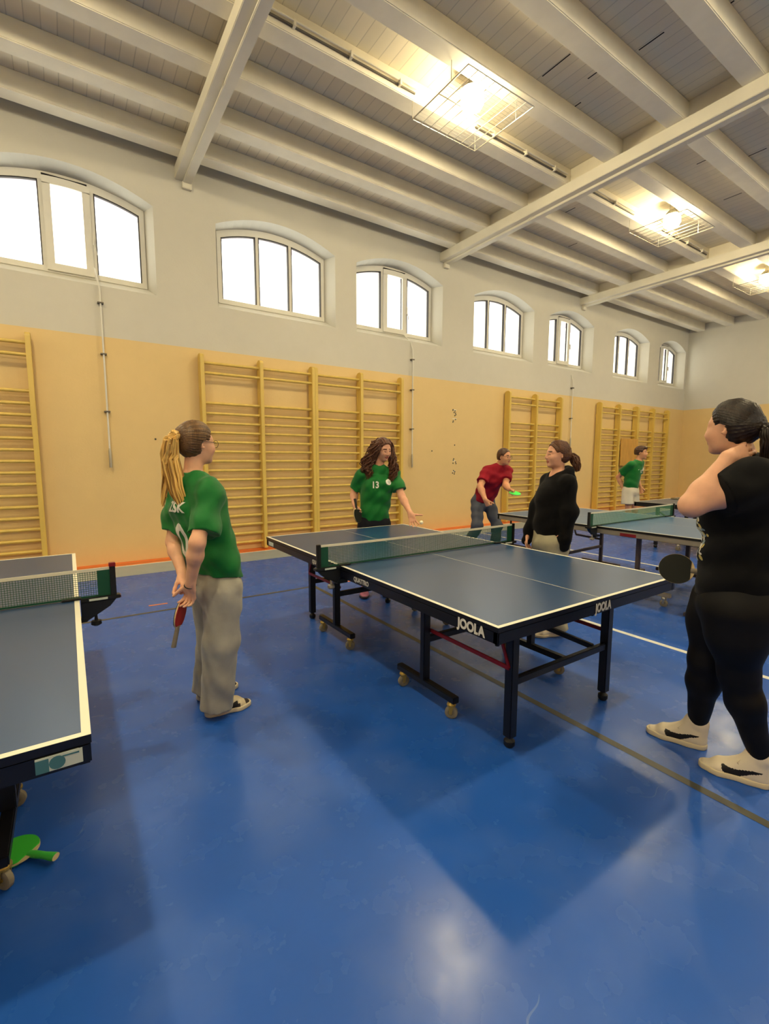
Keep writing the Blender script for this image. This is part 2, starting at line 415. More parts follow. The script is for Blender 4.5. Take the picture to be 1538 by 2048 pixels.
# ------------------------------------------------------------------ walls; the long one has a row of arched, splayed windows
WIN = [(-6.95, 1.66), (-4.6, 1.64), (-2.0, 1.66), (.80, 1.68), (3.21, 1.70), (6.05, 1.64), (8.50, 1.54), (11.33, 1.55), (13.70, 1.36)]   # centre, glass width
ZB, ZS, ZT = 3.925, 4.86, 5.01            # glass bottom, spring line, crown
YG = YW+.30
def arch(x, c, w, zs, zt): return zs+(zt-zs)*max(0., 1-((x-c)/(w/2))**2)
w_ = MB(); NA = 14
def col(x0, x1): w_.quad([(x0, YW, 0), (x1, YW, 0), (x1, YW, ZC+.1), (x0, YW, ZC+.1)], M_wall)
x_prev = XL
for c, gw in WIN:
    ow = gw+.30; iw = gw+.14                 # opening at the wall face, opening at the frame
    col(x_prev, c-ow/2); x_prev = c+ow/2
    xo = [c-ow/2+ow*i/NA for i in range(NA+1)]; xi = [c-iw/2+iw*i/NA for i in range(NA+1)]
    zo = [arch(x, c, ow, ZS+.02, ZT+.11) for x in xo]; zi = [arch(x, c, iw, ZS+.04, ZT+.07) for x in xi]
    zbo, zbi = ZB-.215, ZB-.06
    for i in range(NA):
        w_.quad([(xo[i], YW, 0), (xo[i+1], YW, 0), (xo[i+1], YW, zbo), (xo[i], YW, zbo)], M_wall)
        w_.quad([(xo[i], YW, zo[i]), (xo[i+1], YW, zo[i+1]), (xo[i+1], YW, ZC+.1), (xo[i], YW, ZC+.1)], M_wall)
        w_.quad([(xo[i], YW, zo[i]), (xo[i+1], YW, zo[i+1]), (xi[i+1], YG, zi[i+1]), (xi[i], YG, zi[i])], M_wall)
        w_.quad([(xo[i], YW, zbo), (xo[i+1], YW, zbo), (xi[i+1], YG, zbi), (xi[i], YG, zbi)], M_wall)
        for za, zb_ in ((zi[i], zi[i+1]),):
            w_.quad([(xi[i], YG, za), (xi[i+1], YG, zb_), (xi[i+1], YG+.34, zb_-.035), (xi[i], YG+.34, za-.035)], M_brick)
        w_.quad([(xi[i], YG, zbi), (xi[i+1], YG, zbi), (xi[i+1], YG+.10, zbi), (xi[i], YG+.10, zbi)], M_brick)
    for a, b, e in ((xo[0], xi[0], 0), (xo[-1], xi[-1], -1)):
        w_.quad([(a, YW, zbo), (a, YW, zo[e]), (b, YG, zi[e]), (b, YG, zbi)], M_wall)
        w_.quad([(b, YG, zbi), (b, YG, zi[e]), (b, YG+.03, zi[e]), (b, YG+.03, zbi)], M_brick)
col(x_prev, XR)
struct(w_.build('wall_back'))
def plain(name, q): m = MB(); m.quad(q, M_wall); struct(m.build(name))
plain('wall_right', [(XR, YF, 0), (XR, YW, 0), (XR, YW, ZC+.1), (XR, YF, ZC+.1)])
plain('wall_left', [(XL, YF, 0), (XL, YW, 0), (XL, YW, ZC+.1), (XL, YF, ZC+.1)])
wf = bpy.data.objects['wall_back'].copy(); wf.name = 'wall_front'; C.objects.link(wf); wf.scale = (1, -1, 1); wf.location = (0, YW+YF, 0)  # unseen mirrored wall; its window openings are added to let in fill daylight

for wi, (c, gw) in enumerate(WIN):
    root = thing('window_%d' % (wi+1), '', ''); del root['label'], root['category']; struct(root); root.location = (c, YG, ZB)
    L = lambda x: arch(x, 0, gw+.14, ZS+.04-ZB, ZT+.07-ZB)
    fw = .07; opening = wi % 2 == 0
    fr = MB(); N = 18; W2 = gw/2+.07
    xs = [-W2+2*W2*i/N for i in range(N+1)]
    for i in range(N):                        # arched head of the frame
        a, b = xs[i], xs[i+1]
        p = [(a, -.03, L(a)), (b, -.03, L(b)), (b, -.03, L(b)-.10), (a, -.03, L(a)-.10)]; fr.prism(p, (0, .07, 0), M_frame)
    fr.box((-W2+.001, -.0285, -.069), (-W2+.075, .039, L(W2)-.002), M_frame); fr.box((W2-.075, -.0285, -.069), (W2-.001, .039, L(W2)-.002), M_frame)
    fr.box((-W2, -.0315, -.07), (W2, .0395, .0), M_frame)
    m1 = gw/6
    for sx in (-1, 1): fr.box((sx*m1-.035, -.027, -.02), (sx*m1+.035, .04, L(m1)-.05), M_frame)
    fr.build('frame', root)
    if opening:                               # the middle light is a tilting sash
        s = MB(); h = L(0)-.12; e = m1-.02
        s.box((-e, -.065, -.05), (e, -.03, .04), M_frame); s.box((-e, -.065, .04), (-e+.085, -.03, L(e)-.14), M_frame); s.box((e-.085, -.065, .04), (e, -.03, L(e)-.14), M_frame)
        for i in range(6):
            a, b = -e+2*e*i/6, -e+2*e*(i+1)/6
            s.prism([(a, -.065, L(a)-.06), (b, -.065, L(b)-.06), (b, -.065, L(b)-.15), (a, -.065, L(a)-.15)], (0, .035, 0), M_frame)
        s.box((-e, -.067, L(0)-.058), (e*.9, -.03, L(0)-.05), M_seal)
        s.build('sash', root)
        hd = MB(); hd.beam((e+.012, -.075, .48), (e+.012, -.075, .36), .022, .02, M_frame); hd.tube([(e+.012, -.08, .36), (e+.03, -.10, .3), (e+.04, -.08, .24)], .009, M_frame, 6); hd.build('handle', root)
    for k in range(3):
        a, b = (-gw/2, -m1-.03, ) if k == 0 else ((-m1+.03, m1-.03) if k == 1 else (m1+.03, gw/2))
        if opening and k == 1: a += .06; b -= .06
        g = MB(); n = 6; xx = [a+(b-a)*i/n for i in range(n+1)]
        g.quad([(a, .01, .0), (b, .01, .0)]+[(x, .01, L(x)-.09) for x in xx[::-1]], M_glass)
        g.build('pane', root)
        sl = MB()
        for x in (a, b): sl.box((x-.006, -.031, 0), (x+.006, .02, L(x)-.10), M_seal)
        for i in range(n): sl.prism([(xx[i], -.031, L(xx[i])-.10), (xx[i+1], -.031, L(xx[i+1])-.10), (xx[i+1], -.031, L(xx[i+1])-.115), (xx[i], -.031, L(xx[i])-.115)], (0, .04, 0), M_seal)
        sl.build('seal', root)

# ------------------------------------------------------------------ ceiling: boards, joists along the room, girders across it
c_ = MB(); c_.quad([(XL, YF, ZC), (XR, YF, ZC), (XR, YW, ZC), (XL, YW, ZC)], M_plank)
for (x, y, l) in ((2.45, .93, .35), (2.9, .75, .18), (3.0, .2, .25), (3.15, 1.15, .12), (3.2, -.4, .1), (5.2, 2.65, .22), (6.4, 3.4, .2), (7.0, .9, .25), (6.0, .3, .3), (9.7, 2.6, .3), (5.6, .75, .2)):
    c_.box((x-.006, y-l/2, ZC-.003), (x+.006, y+l/2, ZC), M_crack)
struct(c_.build('ceiling'))
JY = [4.42-.79*i for i in range(13)]
bays = [(XL, GX[0]-.21), (GX[0], GX[1]-.21), (GX[1], GX[2]-.21), (GX[2], GX[3]-.21), (GX[3], XR)]
for i, y in enumerate(JY):
    if y-.1 < YF: break
    j = MB(); wv = .012*math.sin(i*2.1)
    j.box((XL, y-.105+wv, ZJ), (XR, y+.105+wv, ZC), M_white)
    struct(j.build('ceiling_joist', bevel=.008, origin=(0, y, ZJ)))
for gx in GX:
    g = MB()
    g.box((gx-.215, YF, ZG+.035), (gx, YW, ZJ), M_girder)
    g.box((gx-.115, YF, ZG), (gx-.005, YW, ZG+.035), M_girder)
    g.box((gx-.125, YW-.06, ZG-.07), (gx+.0, YW, ZG+.02), M_girder)
    g.beam((gx-.2, YW-2.7, ZJ-.02), (gx-.112, YW-2.05, ZG+.02), .012, .03, M_girder)
    struct(g.build('ceiling_girder', bevel=.007, origin=(gx, 0, ZG)))
for gx in GX:                                  # dark upright boards that close the joist gaps above each girder
    b = MB()
    for i in range(len(JY)-1): b.box((gx-.12, JY[i+1]+.10, ZJ), (gx-.09, JY[i]-.10, ZC), M_white)
    struct(b.build('joist_blocking', origin=(gx, 0, ZJ)))

# ------------------------------------------------------------------ lamps under the ceiling, each behind its wire guard
def lamp_labels(i):
    return {2: 'largest lit floodlight behind a wire guard, nearest of the three on the ceiling', 3: 'lit floodlight behind a wire guard, in the second ceiling bay, middle of the three visible',
            4: 'farthest lit floodlight behind a wire guard, cut by the right edge of the picture'}.get(i, 'lit floodlight behind a wire guard, outside the picture')
for i, (x, y) in enumerate(LAMPS):
    t = thing('ceiling_floodlight', lamp_labels(i), 'lamp', (x, y, ZG), 'floodlights under the ceiling')
    h = MB(); h.prism([(-.22, -.15, .20), (.22, -.15, .20), (.15, -.10, .27), (-.15, -.10, .27)], (0, .02, 0), M_darkmetal)
    h = MB(); h.lathe((0, 0, .20), (0, 0, 1), [(0, .14), (.012, .15), (.03, .12), (.10, .06)], M_steel, 20); h.box((-.035, -.035, .30), (.035, .035, ZC-ZG), M_steel); h.build('housing', t, bevel=.006)
    l = MB(); l.lathe((0, 0, .14), (0, 0, -1), [(-.06, .12), (.04, .13), (.085, .105), (.11, .04)], M_lamp, 20); l.m[:] = [1 if k in range(20) or k in range(20, 40) else 0 for k in range(len(l.f))]; l.mats.append(M_lampside); l.build('lamp_glass', t, smooth=True)
    gd = MB()
    for sx in (-1, 1):
        gd.cyl((sx*.49, -.45, 0), (sx*.49, .45, 0), .007, M_steel, 8)
        gd.cyl((-.49, sx*.45, 0), (.49, sx*.45, 0), .006, M_steel, 8)
        gd.cyl((sx*.49, .45, 0), (sx*.49, .45, ZJ-ZG), .004, M_steel, 6); gd.cyl((sx*.49, -.20, 0), (sx*.49, -.20, ZJ-ZG), .004, M_steel, 6)
    gd.cyl((-.49, 0, .004), (.49, 0, .004), .005, M_steel, 6)
    for k in range(-3, 4): gd.cyl((k*.122, -.45, -.004), (k*.122, .45, -.004), .0042, M_steel, 6)
    for k in range(-9, 10): gd.cyl((-.49, k*.045, .002), (.49, k*.045, .002), .0013, M_steel, 4)
    gd.build('wire_guard', t)
for k, (a, b, lab) in enumerate(((GX[1]+.05, 1.3, 'thin dark conduit along the joist left of the nearest floodlight'), (2.25, GX[2]-.25, 'thin dark conduit along the joist between the nearest floodlight and the second girder'),
                                 (GX[2]+.1, 5.95, 'thin dark conduit along the joist left of the middle floodlight'), (6.9, GX[3]-.25, 'thin dark conduit along the joist right of the middle floodlight'))):
    m = MB(); y = 1.935; m.cyl((a, y, ZJ+.07), (b, y, ZJ+.07), .012, M_darkmetal, 8); m.cyl((a, y-.03, ZJ+.10), (b, y-.03, ZJ+.10), .010, M_white, 8)
    q = a+.3
    while q < b: m.box((q-.012, y-.045, ZJ+.05), (q+.012, y+.07, ZJ+.11), M_white); q += .62
    tag(m.build('electrical_conduit', origin=((a+b)/2, y, ZJ)), lab, 'conduit', 'ceiling conduits')

# ------------------------------------------------------------------ wall bars
RZ = [2.855, 2.705, 2.275, 2.125, 1.985]+[1.985-.1425*i for i in range(1, 14)]
def post_mesh(w=.055):
    b = MB(); d0, d1 = -.175, -.02
    n = 6; r = .05
    prof = [(d1, .02), (d1, 2.93)]+[(d0+r+(d1-d0-2*r) if False else (d1+d0)/2+((d1-d0)/2)*math.cos(a), 2.93+.05*math.sin(a)) for a in [PI*i/8 for i in range(1, 8)]]+[(d0, 2.93), (d0, .02)]
    b.prism([(-w/2, y, z) for y, z in prof], (w, 0, 0), M_wood)
    b.box((-.02, d1, 2.6), (.02, .0, 2.66), M_wood); b.box((-.02, d1, .5), (.02, 0, .56), M_wood)
    return b
def bars(x0, nb, bw, label, group):
    t = thing('wall_bars', label, 'wall bars', (x0, YW, 0), group)
    p0 = None
    for i in range(nb+1):
        if p0 is None: p0 = post_mesh().build('post', t, bevel=.004)
        else:
            q = p0.copy(); C.objects.link(q); q.parent = t; q.location = (i*bw, 0, 0)
    r0 = None
    for i in range(nb):
        for k, z in enumerate(RZ):
            y = -.13 if k == 1 else -.10
            if r0 is None:
                b = MB(); b.tube([(0, 0, 0), (bw-.04, 0, 0)], .0185, M_wood, 10, flat=1.); r0 = b.build('rung', t, smooth=True)
                r0.scale = (1, 1.3, 1.2); q = r0
            else:
                q = r0.copy(); C.objects.link(q); q.parent = t
            q.location = (i*bw+.02, y, z)
    return t
G = 'wooden wall bars along the back wall'
bars(-4.28, 2, .885, 'yellow wooden wall bars at the far left, cut by the left edge of the picture', G)
bars(-.495, 2, .885, 'yellow wooden wall bars behind the girl with the blonde ponytail', G)
bars(1.325, 2, .89, 'yellow wooden wall bars behind the girl in shirt number 13', G)
bars(6.10, 2, .94, 'yellow wooden wall bars just right of the man in the red shirt', G)
wb4 = bars(9.70, 2, .925, 'yellow wooden wall bars with the plywood panel on them', G)
bars(11.60, 2, .885, 'yellow wooden wall bars nearest the far corner of the hall', G)
m = MB(); m.box((.98, -.205, 1.28), (1.86, -.178, 2.04), M_ply); m.build('plywood_panel', wb4, bevel=.003)['label'] = 'orange plywood panel'

# ------------------------------------------------------------------ window opener rods, bolts left in the wall
for x, z0, z1, lab in ((-1.715, 1.33, 3.78, 'white window opener rod on the wall left of the blonde girl'), (3.435, 1.29, 3.66, 'white window opener rod on the wall right of the girl in shirt number 13'), (8.55, 1.75, 3.56, 'white window opener rod between the middle and far wall bars')):
    t = thing('window_opener_rod', lab, 'opener rod', (x, YW, z0), 'window opener rods')
    m = MB(); m.tube([(0, -.05, .1), (0, -.05, z1-z0-.35), (0, -.04, z1-z0-.12), (-.02, -.0, z1-z0+.02), (-.03, .2, z1-z0+.2)], .011, M_frame, 8); m.build('rod', t, smooth=True)
    m = MB(); m.tube([(0, -.05, 0), (0, -.05, .22), (0, -.05, .26)], [.018, .018, .011], M_steel, 8); m.build('handle', t, smooth=True)
    for z in (.75, 1.5, z1-z0-.3):
        if z < z1-z0: m = MB(); m.box((-.035, -.065, z-.008), (.035, 0, z+.008), M_darkmetal); m.build('bracket', t)
for k, (x, z, s, lab) in enumerate(((4.59, 2.48, .06, 'top cluster of old bolt holes on the peach wall by the red-shirted man'), (4.60, 2.30, .07, 'second cluster of old bolt holes below the top one on the peach wall'), (4.60, 1.75, .02, 'single old bolt hole midway down the row on the peach wall'), (4.60, 1.42, .05, 'upper of the two low bolt hole clusters on the peach wall'), (4.60, 1.20, .05, 'lowest cluster of old bolt holes on the peach wall'),
                            (-1.138, 1.73, .02, 'small dark wall plug left of the blonde girl'), (3.98, 1.62, .02, 'small dark wall plug right of the opener rod by girl 13'))):
    m = MB()
    for q in range(1 if s < .03 else 5):
        dx, dz = (0, 0) if s < .03 else (random.uniform(-s, s), random.uniform(-s, s)*1.3)
        m.lathe((x+dx, YW+.002, z+dz), (0, -1, 0), [(0, .014), (.012, .012), (.013, .004)], M_ld, 10)
    if s > .03: m.box((x-s, YW-.004, z-.01), (x+s*.6, YW+.001, z+.006), M_white)
    tag(m.build('wall_anchor', origin=(x, YW, z)), lab, 'bolt', 'old fixings in the peach wall')
# ------------------------------------------------------------------ table tennis tables
def top_material(name, rgb):
    m = mat(name, rgb, .30, .85, var=.05, scale=5, bump=.02, bscale=300); return m
M_top = top_material('blue table top', (26, 62, 104)); M_top3 = top_material('worn blue table top', (52, 94, 138)); M_top4 = top_material('dull grey blue top', (60, 70, 92))
M_line = mat('white table line', (226, 224, 206), .4, .4)
M_alu = mat('grey table apron', (150, 142, 126), .45, metal=.3, var=.08)
M_greyleg = mat('grey brown leg', (84, 72, 68), .45, .4)
M_letter = mat('white print', (206, 204, 196), .5)
M_label = mat('pale sticker', (190, 198, 186), .5); M_labelb = mat('teal sticker print', (66, 112, 120), .5)
HW, HL, TH = .7625, 1.37, .76

def caster(parent, x, y, mt, r=.036, a=0.):
    f = MB(); f.lathe((x, y, .098), (0, 0, -1), [(0, .02), (.012, .026), (.02, .026), (.026, .012)], mt, 12)
    ca, sa = math.cos(a), math.sin(a)
    for s in (-1, 1):
        ox, oy = -sa*s*.016, ca*s*.016
        f.prism([(x+ox-ca*.014, y+oy-sa*.014, .082), (x+ox+ca*.014, y+oy+sa*.014, .082), (x+ox+ca*.009, y+oy+sa*.009, .030), (x+ox-ca*.005, y+oy-sa*.005, .030)], (-sa*.003*s, ca*.003*s, 0), mt)
    o = f.build('caster', parent)
    w = MB(); w.lathe((x+sa*.012, y-ca*.012, r), (-sa, ca, 0), [(0, r*.5), (.0, r*.86), (.004, r), (.02, r), (.024, r*.86), (.024, r*.5), (.020, r*.45)], M_wheel, 24)
    w.lathe((x+sa*.014, y-ca*.014, r), (-sa, ca, 0), [(0, .007), (.028, .007)], mt, 10)
    w.build('wheel', o, smooth=True)
M_wheel = mat('grey caster tyre', (132, 124, 104), .5, var=.1)

def half_top(parent, s, mtop, mside, apron_m, ap_h=.055, z=TH):
    b = MB(); y0, y1 = s*.004, s*HL
    b.box((-HW, min(y0, y1), z-.022), (HW, max(y0, y1), z-.0006), mside)
    e = .0001
    b.quad([(-HW, y0, z-e), (HW, y0, z-e), (HW, y1, z-e), (-HW, y1, z-e)], mtop)
    for sx in (-1, 1): b.quad([(sx*HW, y0, z+.0005), (sx*(HW-.021), y0, z+.0005), (sx*(HW-.021), y1, z+.0005), (sx*HW, y1, z+.0005)], M_line)
    b.quad([(-HW, y1, z+.0006), (HW, y1, z+.0006), (HW, y1-s*.021, z+.0006), (-HW, y1-s*.021, z+.0006)], M_line)
    b.quad([(-.002, y0, z+.0005), (.002, y0, z+.0005), (.002, y1, z+.0005), (-.002, y1, z+.0005)], M_line)
    b.build('tabletop', parent)
    a = MB(); zt, zb = z-.022, z-.022-ap_h
    for sx in (-1, 1): a.box((sx*(HW-.002), min(y0, y1), zb), (sx*(HW-.032), max(y0, y1), zt), apron_m)
    a.box((-HW+.002, y1-s*.002, zb), (HW-.002, y1-s*.032, zt), apron_m); a.box((-HW+.02, y0, zb+.01), (HW-.02, y0+s*.03, zt), apron_m)
    a.build('apron', parent, bevel=.004)

def rollaway_table(name, label, loc, stickers=False):
    t = thing(name, label, 'table tennis table', loc, 'blue folding table tennis tables with navy frames')
    for s in (-1, 1):
        half_top(t, s, M_top, M_navy, M_navy)
        for sx in (-1, 1):
            l = MB(); l.box((sx*.42-.025, s*1.16-.025, .055), (sx*.42+.025, s*1.16+.025, .70), M_navy); o = l.build('leg', t, bevel=.004)
            l = MB(); l.lathe((sx*.42, s*1.16, 0), (0, 0, 1), [(0, .020), (.012, .028), (.034, .028), (.044, .016), (.058, .012)], M_black, 16); l.build('foot', o, smooth=True)
            l = MB(); l.box((sx*.49-.025, s*.56-.02, .135), (sx*.49+.025, s*.56+.02, .70), M_navy); o = l.build('inner_leg', t, bevel=.004)
            l = MB(); l.box((sx*.49-.022, s*.30, .10), (sx*.49+.022, s*.84, .14), M_navy); o = l.build('trolley_bar', t, bevel=.005)
            if s < 0: l = MB()
            for k, yy in enumerate((.345, .80)): caster(o, sx*.49, s*yy, M_brass, a=(2.9 if k == 0 else 2.25) if s < 0 else (2.6+.5*k))
            l = MB(); l.beam((sx*.455, s*.56, .435), (sx*.445, s*1.165, .425), .012, .022, M_red); l.beam((sx*.445, s*1.165, .425), (sx*.445, s*1.05, .69), .010, .018, M_red)
            l.build('strut', t, bevel=.002)
            l = MB(); l.cyl((sx*.42, s*1.06, .50), (sx*.42, s*1.06, .69), .012, M_black, 10); l.cyl((sx*.42, s*1.06, .585), (sx*.42, s*1.06, .605), .020, M_brass, 12); l.build('latch', t, smooth=True)
        for nm, p, q in (('crossbar', (-.40, s*1.16, .345), (.40, s*1.16, .345)), ('crossbar', (-.47, s*.56, .385), (.47, s*.56, .385))):
            l = MB(); l.beam(p, q, .03, .04, M_navy); l.build(nm, t, bevel=.004)
        l = MB(); l.beam((.30, s*.58, .39), (.30, s*1.15, .36), .025, .03, M_navy); l.build('safety_bar', t, bevel=.003)
        l = MB(); l.beam((-.30, s*.46, .66), (-.30, s*.46, .48), .03, .03, M_navy); l.beam((-.30, s*.46, .49), (-.22, s*.66, .45), .02, .02, M_navy); l.build('lock_lever', t, bevel=.002)
    for sx in (-1, 1):                          # bracket arms of the centre joint
        l = MB(); l.beam((sx*.60, -.40, .66), (sx*.60, .40, .66), .03, .035, M_navy); l.build('centre_rail', t, bevel=.003)
    zc = .714
    lettering('JOOLA', .062, (-HW-.0005, -1.21, zc), (0, -1, 0), (0, 0, 1), M_letter, 'brand_lettering', t, .045, .88)
    lettering('JOOLA', .062, (.01, -HL-.0005, zc), (1, 0, 0), (0, 0, 1), M_letter, 'brand_lettering', t, .045, .72)
    lettering('QUATTRO', .040, (-HW-.0005, -.27, zc-.002), (0, -1, 0), (0, 0, 1), M_letter, 'model_lettering', t, .03, .90)
    lettering('QUATTRO', .040, (-HW-.0005, .33, zc-.002), (0, -1, 0), (0, 0, 1), M_letter, 'model_lettering', t, .03, .90)
    l = MB(); l.box((-HW-.001, 1.20, .695), (-HW+.002, 1.31, .728), M_label); l.build('sticker', t)
    if stickers:
        l = MB(); l.box((.645, -HL-.0015, .694), (.742, -HL+.002, .732), M_label); l.box((.645, -HL-.002, .694), (.672, -HL, .728), M_labelb)
        l.lathe((.689, -HL-.001, .712), (0, -1, 0), [(0, .017), (.0012, .017)], M_labelb, 16); l.box((.70, -HL-.002, .722), (.735, -HL, .726), M_labelb); l.build('sticker', t)
    return t
rollaway_table('table_tennis_table', 'blue table tennis table with white lines and navy legs in the middle of the hall', (0, 0, 0))
rollaway_table('table_tennis_table', 'blue table tennis table at the left edge with a pale sticker under its corner', (-2.957, .06, 0), True)

def older_table(label, loc, mtop, mside, apron, leg, cfg, rz=0):
    t = thing('table_tennis_table', label, 'table tennis table', loc, rz=rz)
    for s in (-1, 1):
        half_top(t, s, mtop, mside, apron, .05)
        if cfg == 'tfoot':
            yl = .86 if s > 0 else 1.12
            for sx, xx in ((-1, -.62), (1, .80 if s > 0 else .62)):
                l = MB(); l.box((xx-.02, s*yl-.02, .03), (xx+.02, s*yl+.02, .69), leg); o = l.build('leg', t, bevel=.004)
                l = MB(); l.box((xx-.022, s*yl-.28, 0), (xx+.022, s*yl+.28, .035), leg); l.build('foot', o, bevel=.004)
                if s > 0:
                    l = MB(); l.beam((xx, yl, .345), (xx, yl+.40, .36), .022, .028, leg); l.beam((xx, yl+.40, .36), (xx*.9, yl+.46, .69), .02, .02, leg); l.build('strut', t, bevel=.003)
            l = MB(); l.beam((-.62, s*yl, .22), (.80 if s > 0 else .62, s*yl, .25), .03, .035, leg); l.build('crossbar', t, bevel=.003)
            if s < 0:
                for xx in (-.50, .62):
                    l = MB(); l.box((xx-.02, -.66, .10), (xx+.02, .02, .14), apron if xx < 0 else leg); o = l.build('trolley_bar', t, bevel=.004)
                    l = MB(); l.box((xx-.02, -.34, .13), (xx+.02, -.30, .69), leg); l.build('inner_leg', o, bevel=.004)
                    for yy in (-.60, -.08): caster(o, xx, yy, M_steel, a=2.3+yy)
                l = MB(); l.box((.70, .28, .03), (.74, .32, .69), apron); o = l.build('leg', t, bevel=.004); l = MB(); l.box((.66, .27, 0), (.86, .33, .03), leg); l.build('foot', o, bevel=.003)
        else:
            for sx in (-1, 1):
                l = MB(); l.box((sx*.52-.024, s*1.10-.024, .05), (sx*.52+.024, s*1.10+.024, .69), leg); o = l.build('leg', t, bevel=.004)
                l = MB(); l.lathe((sx*.52, s*1.10, 0), (0, 0, 1), [(0, .02), (.012, .028), (.034, .028), (.052, .014)], M_black, 14); l.build('foot', o, smooth=True)
                l = MB(); l.box((sx*.50-.02, s*.30, .10), (sx*.50+.02, s*.80, .14), leg); o = l.build('trolley_bar', t, bevel=.004)
                for yy in (.34, .76): caster(o, sx*.50, s*yy, M_steel, a=yy*3)
                l = MB(); l.box((sx*.50-.02, s*.55-.02, .13), (sx*.50+.02, s*.55+.02, .69), leg); l.build('inner_leg', t, bevel=.004)
                l = MB(); l.beam((sx*.50, s*.57, .3), (sx*.52, s*1.08, .6), .014, .02, leg); l.build('strut', t)
            l = MB(); l.beam((-.5, s*1.10, .38), (.5, s*1.10, .38), .03, .04, leg); l.build('crossbar', t, bevel=.003)
    if cfg == 'tfoot':
        l = MB(); l.box((-HW-.001, -.42, .692), (-HW+.002, -.26, .722), M_red); l.build('sticker', t)
    return t
older_table('faded blue table tennis table with grey apron behind the hoodie girl', (3.135, .13, 0), M_top3, M_black, M_alu, M_greyleg, 'tfoot')
older_table('dull grey blue table with black apron in front of the boy in white shorts', (6.36, .07, 0), M_top4, M_black, M_black, M_black, 'far')

# ------------------------------------------------------------------ nets, clamped to the tables
M_net = mat('green net cord', (30, 84, 62), .7); M_net3 = mat('pale green net cord', (92, 150, 116), .7); M_tape = mat('white net tape', (214, 210, 188), .6)
M_clamp = mat('net post black', (20, 22, 22), .4, .4); M_netg = mat('green net hem', (10, 70, 50), .6)
def net(label, loc, cord, red=False, half=.915, step=.0105, wd=.0017, rz=0):
    t = thing('table_tennis_net', label, 'net', loc, 'nets across the tables', rz)
    zb, zt = .006, .150; x0 = half-.014
    m = MB(); nx = int(2*x0/step)
    for i in range(nx+1):
        x = -x0+i*2*x0/nx; sag = 0
        m.box((x-wd/2, -.0006, zb), (x+wd/2, .0006, zt-.008), cord)
    nz = int((zt-zb)/step)
    for i in range(nz+1):
        z = zb+i*(zt-.010-zb)/nz; m.box((-x0, -.0007, z-wd/2), (x0, .0007, z+wd/2), cord)
    m.build('mesh', t)
    m = MB(); n = 24
    for i in range(n):
        a, b = -x0+2*x0*i/n, -x0+2*x0*(i+1)/n; s = lambda x: -.004*(1-(x/x0)**2)
        m.prism([(a, -.0025, zt-.015+s(a)), (b, -.0025, zt-.015+s(b)), (b, -.0025, zt+s(b)), (a, -.0025, zt+s(a))], (0, .005, 0), M_tape)
    m.build('top_tape', t)
    m = MB(); m.box((-x0, -.002, zb-.003), (x0, .002, zb+.006), M_netg)
    for s in (-1, 1): m.box((s*x0-.0, -.003, zb), (s*(x0-.055), .003, zt-.014), M_netg)
    m.build('hem', t)
    for s in (-1, 1):
        m = MB(); m.box((s*(half-.014), -.012, -.012), (s*(half+.012), .012, .1545), M_clamp); o = m.build('post', t, bevel=.003)
        if red: m = MB(); m.box((s*(half-.016), -.014, .150), (s*(half+.014), .014, .170), M_red); m.build('cap', o, bevel=.002)
        m = MB(); m.box((s*(half+.03), -.022, -.016), (s*(HW-.07), .022, -.0005 if False else .0), M_clamp) if False else None
        m = MB(); m.box((s*(half+.028), -.024, -.014), (s*(HW+.004), .024, .004), M_clamp); m.box((s*(HW+.01), -.022, .0016), (s*(HW-.075), .022, .010), M_clamp)
        m.prism([(s*(half+.01), -.018, -.014), (s*(HW+.004), -.018, -.014), (s*(HW+.004), -.018, -.11), (s*(HW+.03), -.018, -.11), (s*(half-.02), -.018, -.05)], (0, .036, 0), M_clamp)
        m.box((s*(HW+.03), -.02, -.115), (s*(HW-.05), .02, -.092), M_clamp)
        m.build('clamp', t, bevel=.003)
        m = MB(); m.lathe((s*(HW+.065), 0, -.115), (0, 0, -1), [(-.03, .006), (.0, .008), (.004, .022), (.022, .024), (.03, .012)], M_steel if not red else M_black, 14); m.build('screw', t, smooth=True)
        m = MB(); m.box((s*(HW+.12), -.0255, -.010), (s*(HW+.04), -.0235, .001), M_label); m.build('sticker', t)
        if red: m = MB(); m.box((s*(half+.030), -.02, -.012), (s*(half+.022), .02, .0), M_red); m.build('end_cap', t)
    return t
net('dark green net with white tape across the middle table', (0, 0, TH), M_net)
net('dark green net with red-tipped post on the table at the left edge', (-2.957, .06, TH), M_net, True, .912)
net('pale green net across the faded grey-framed table behind the hoodie girl', (3.135, .13, TH), M_net3, False, .90, .0115, .0022)

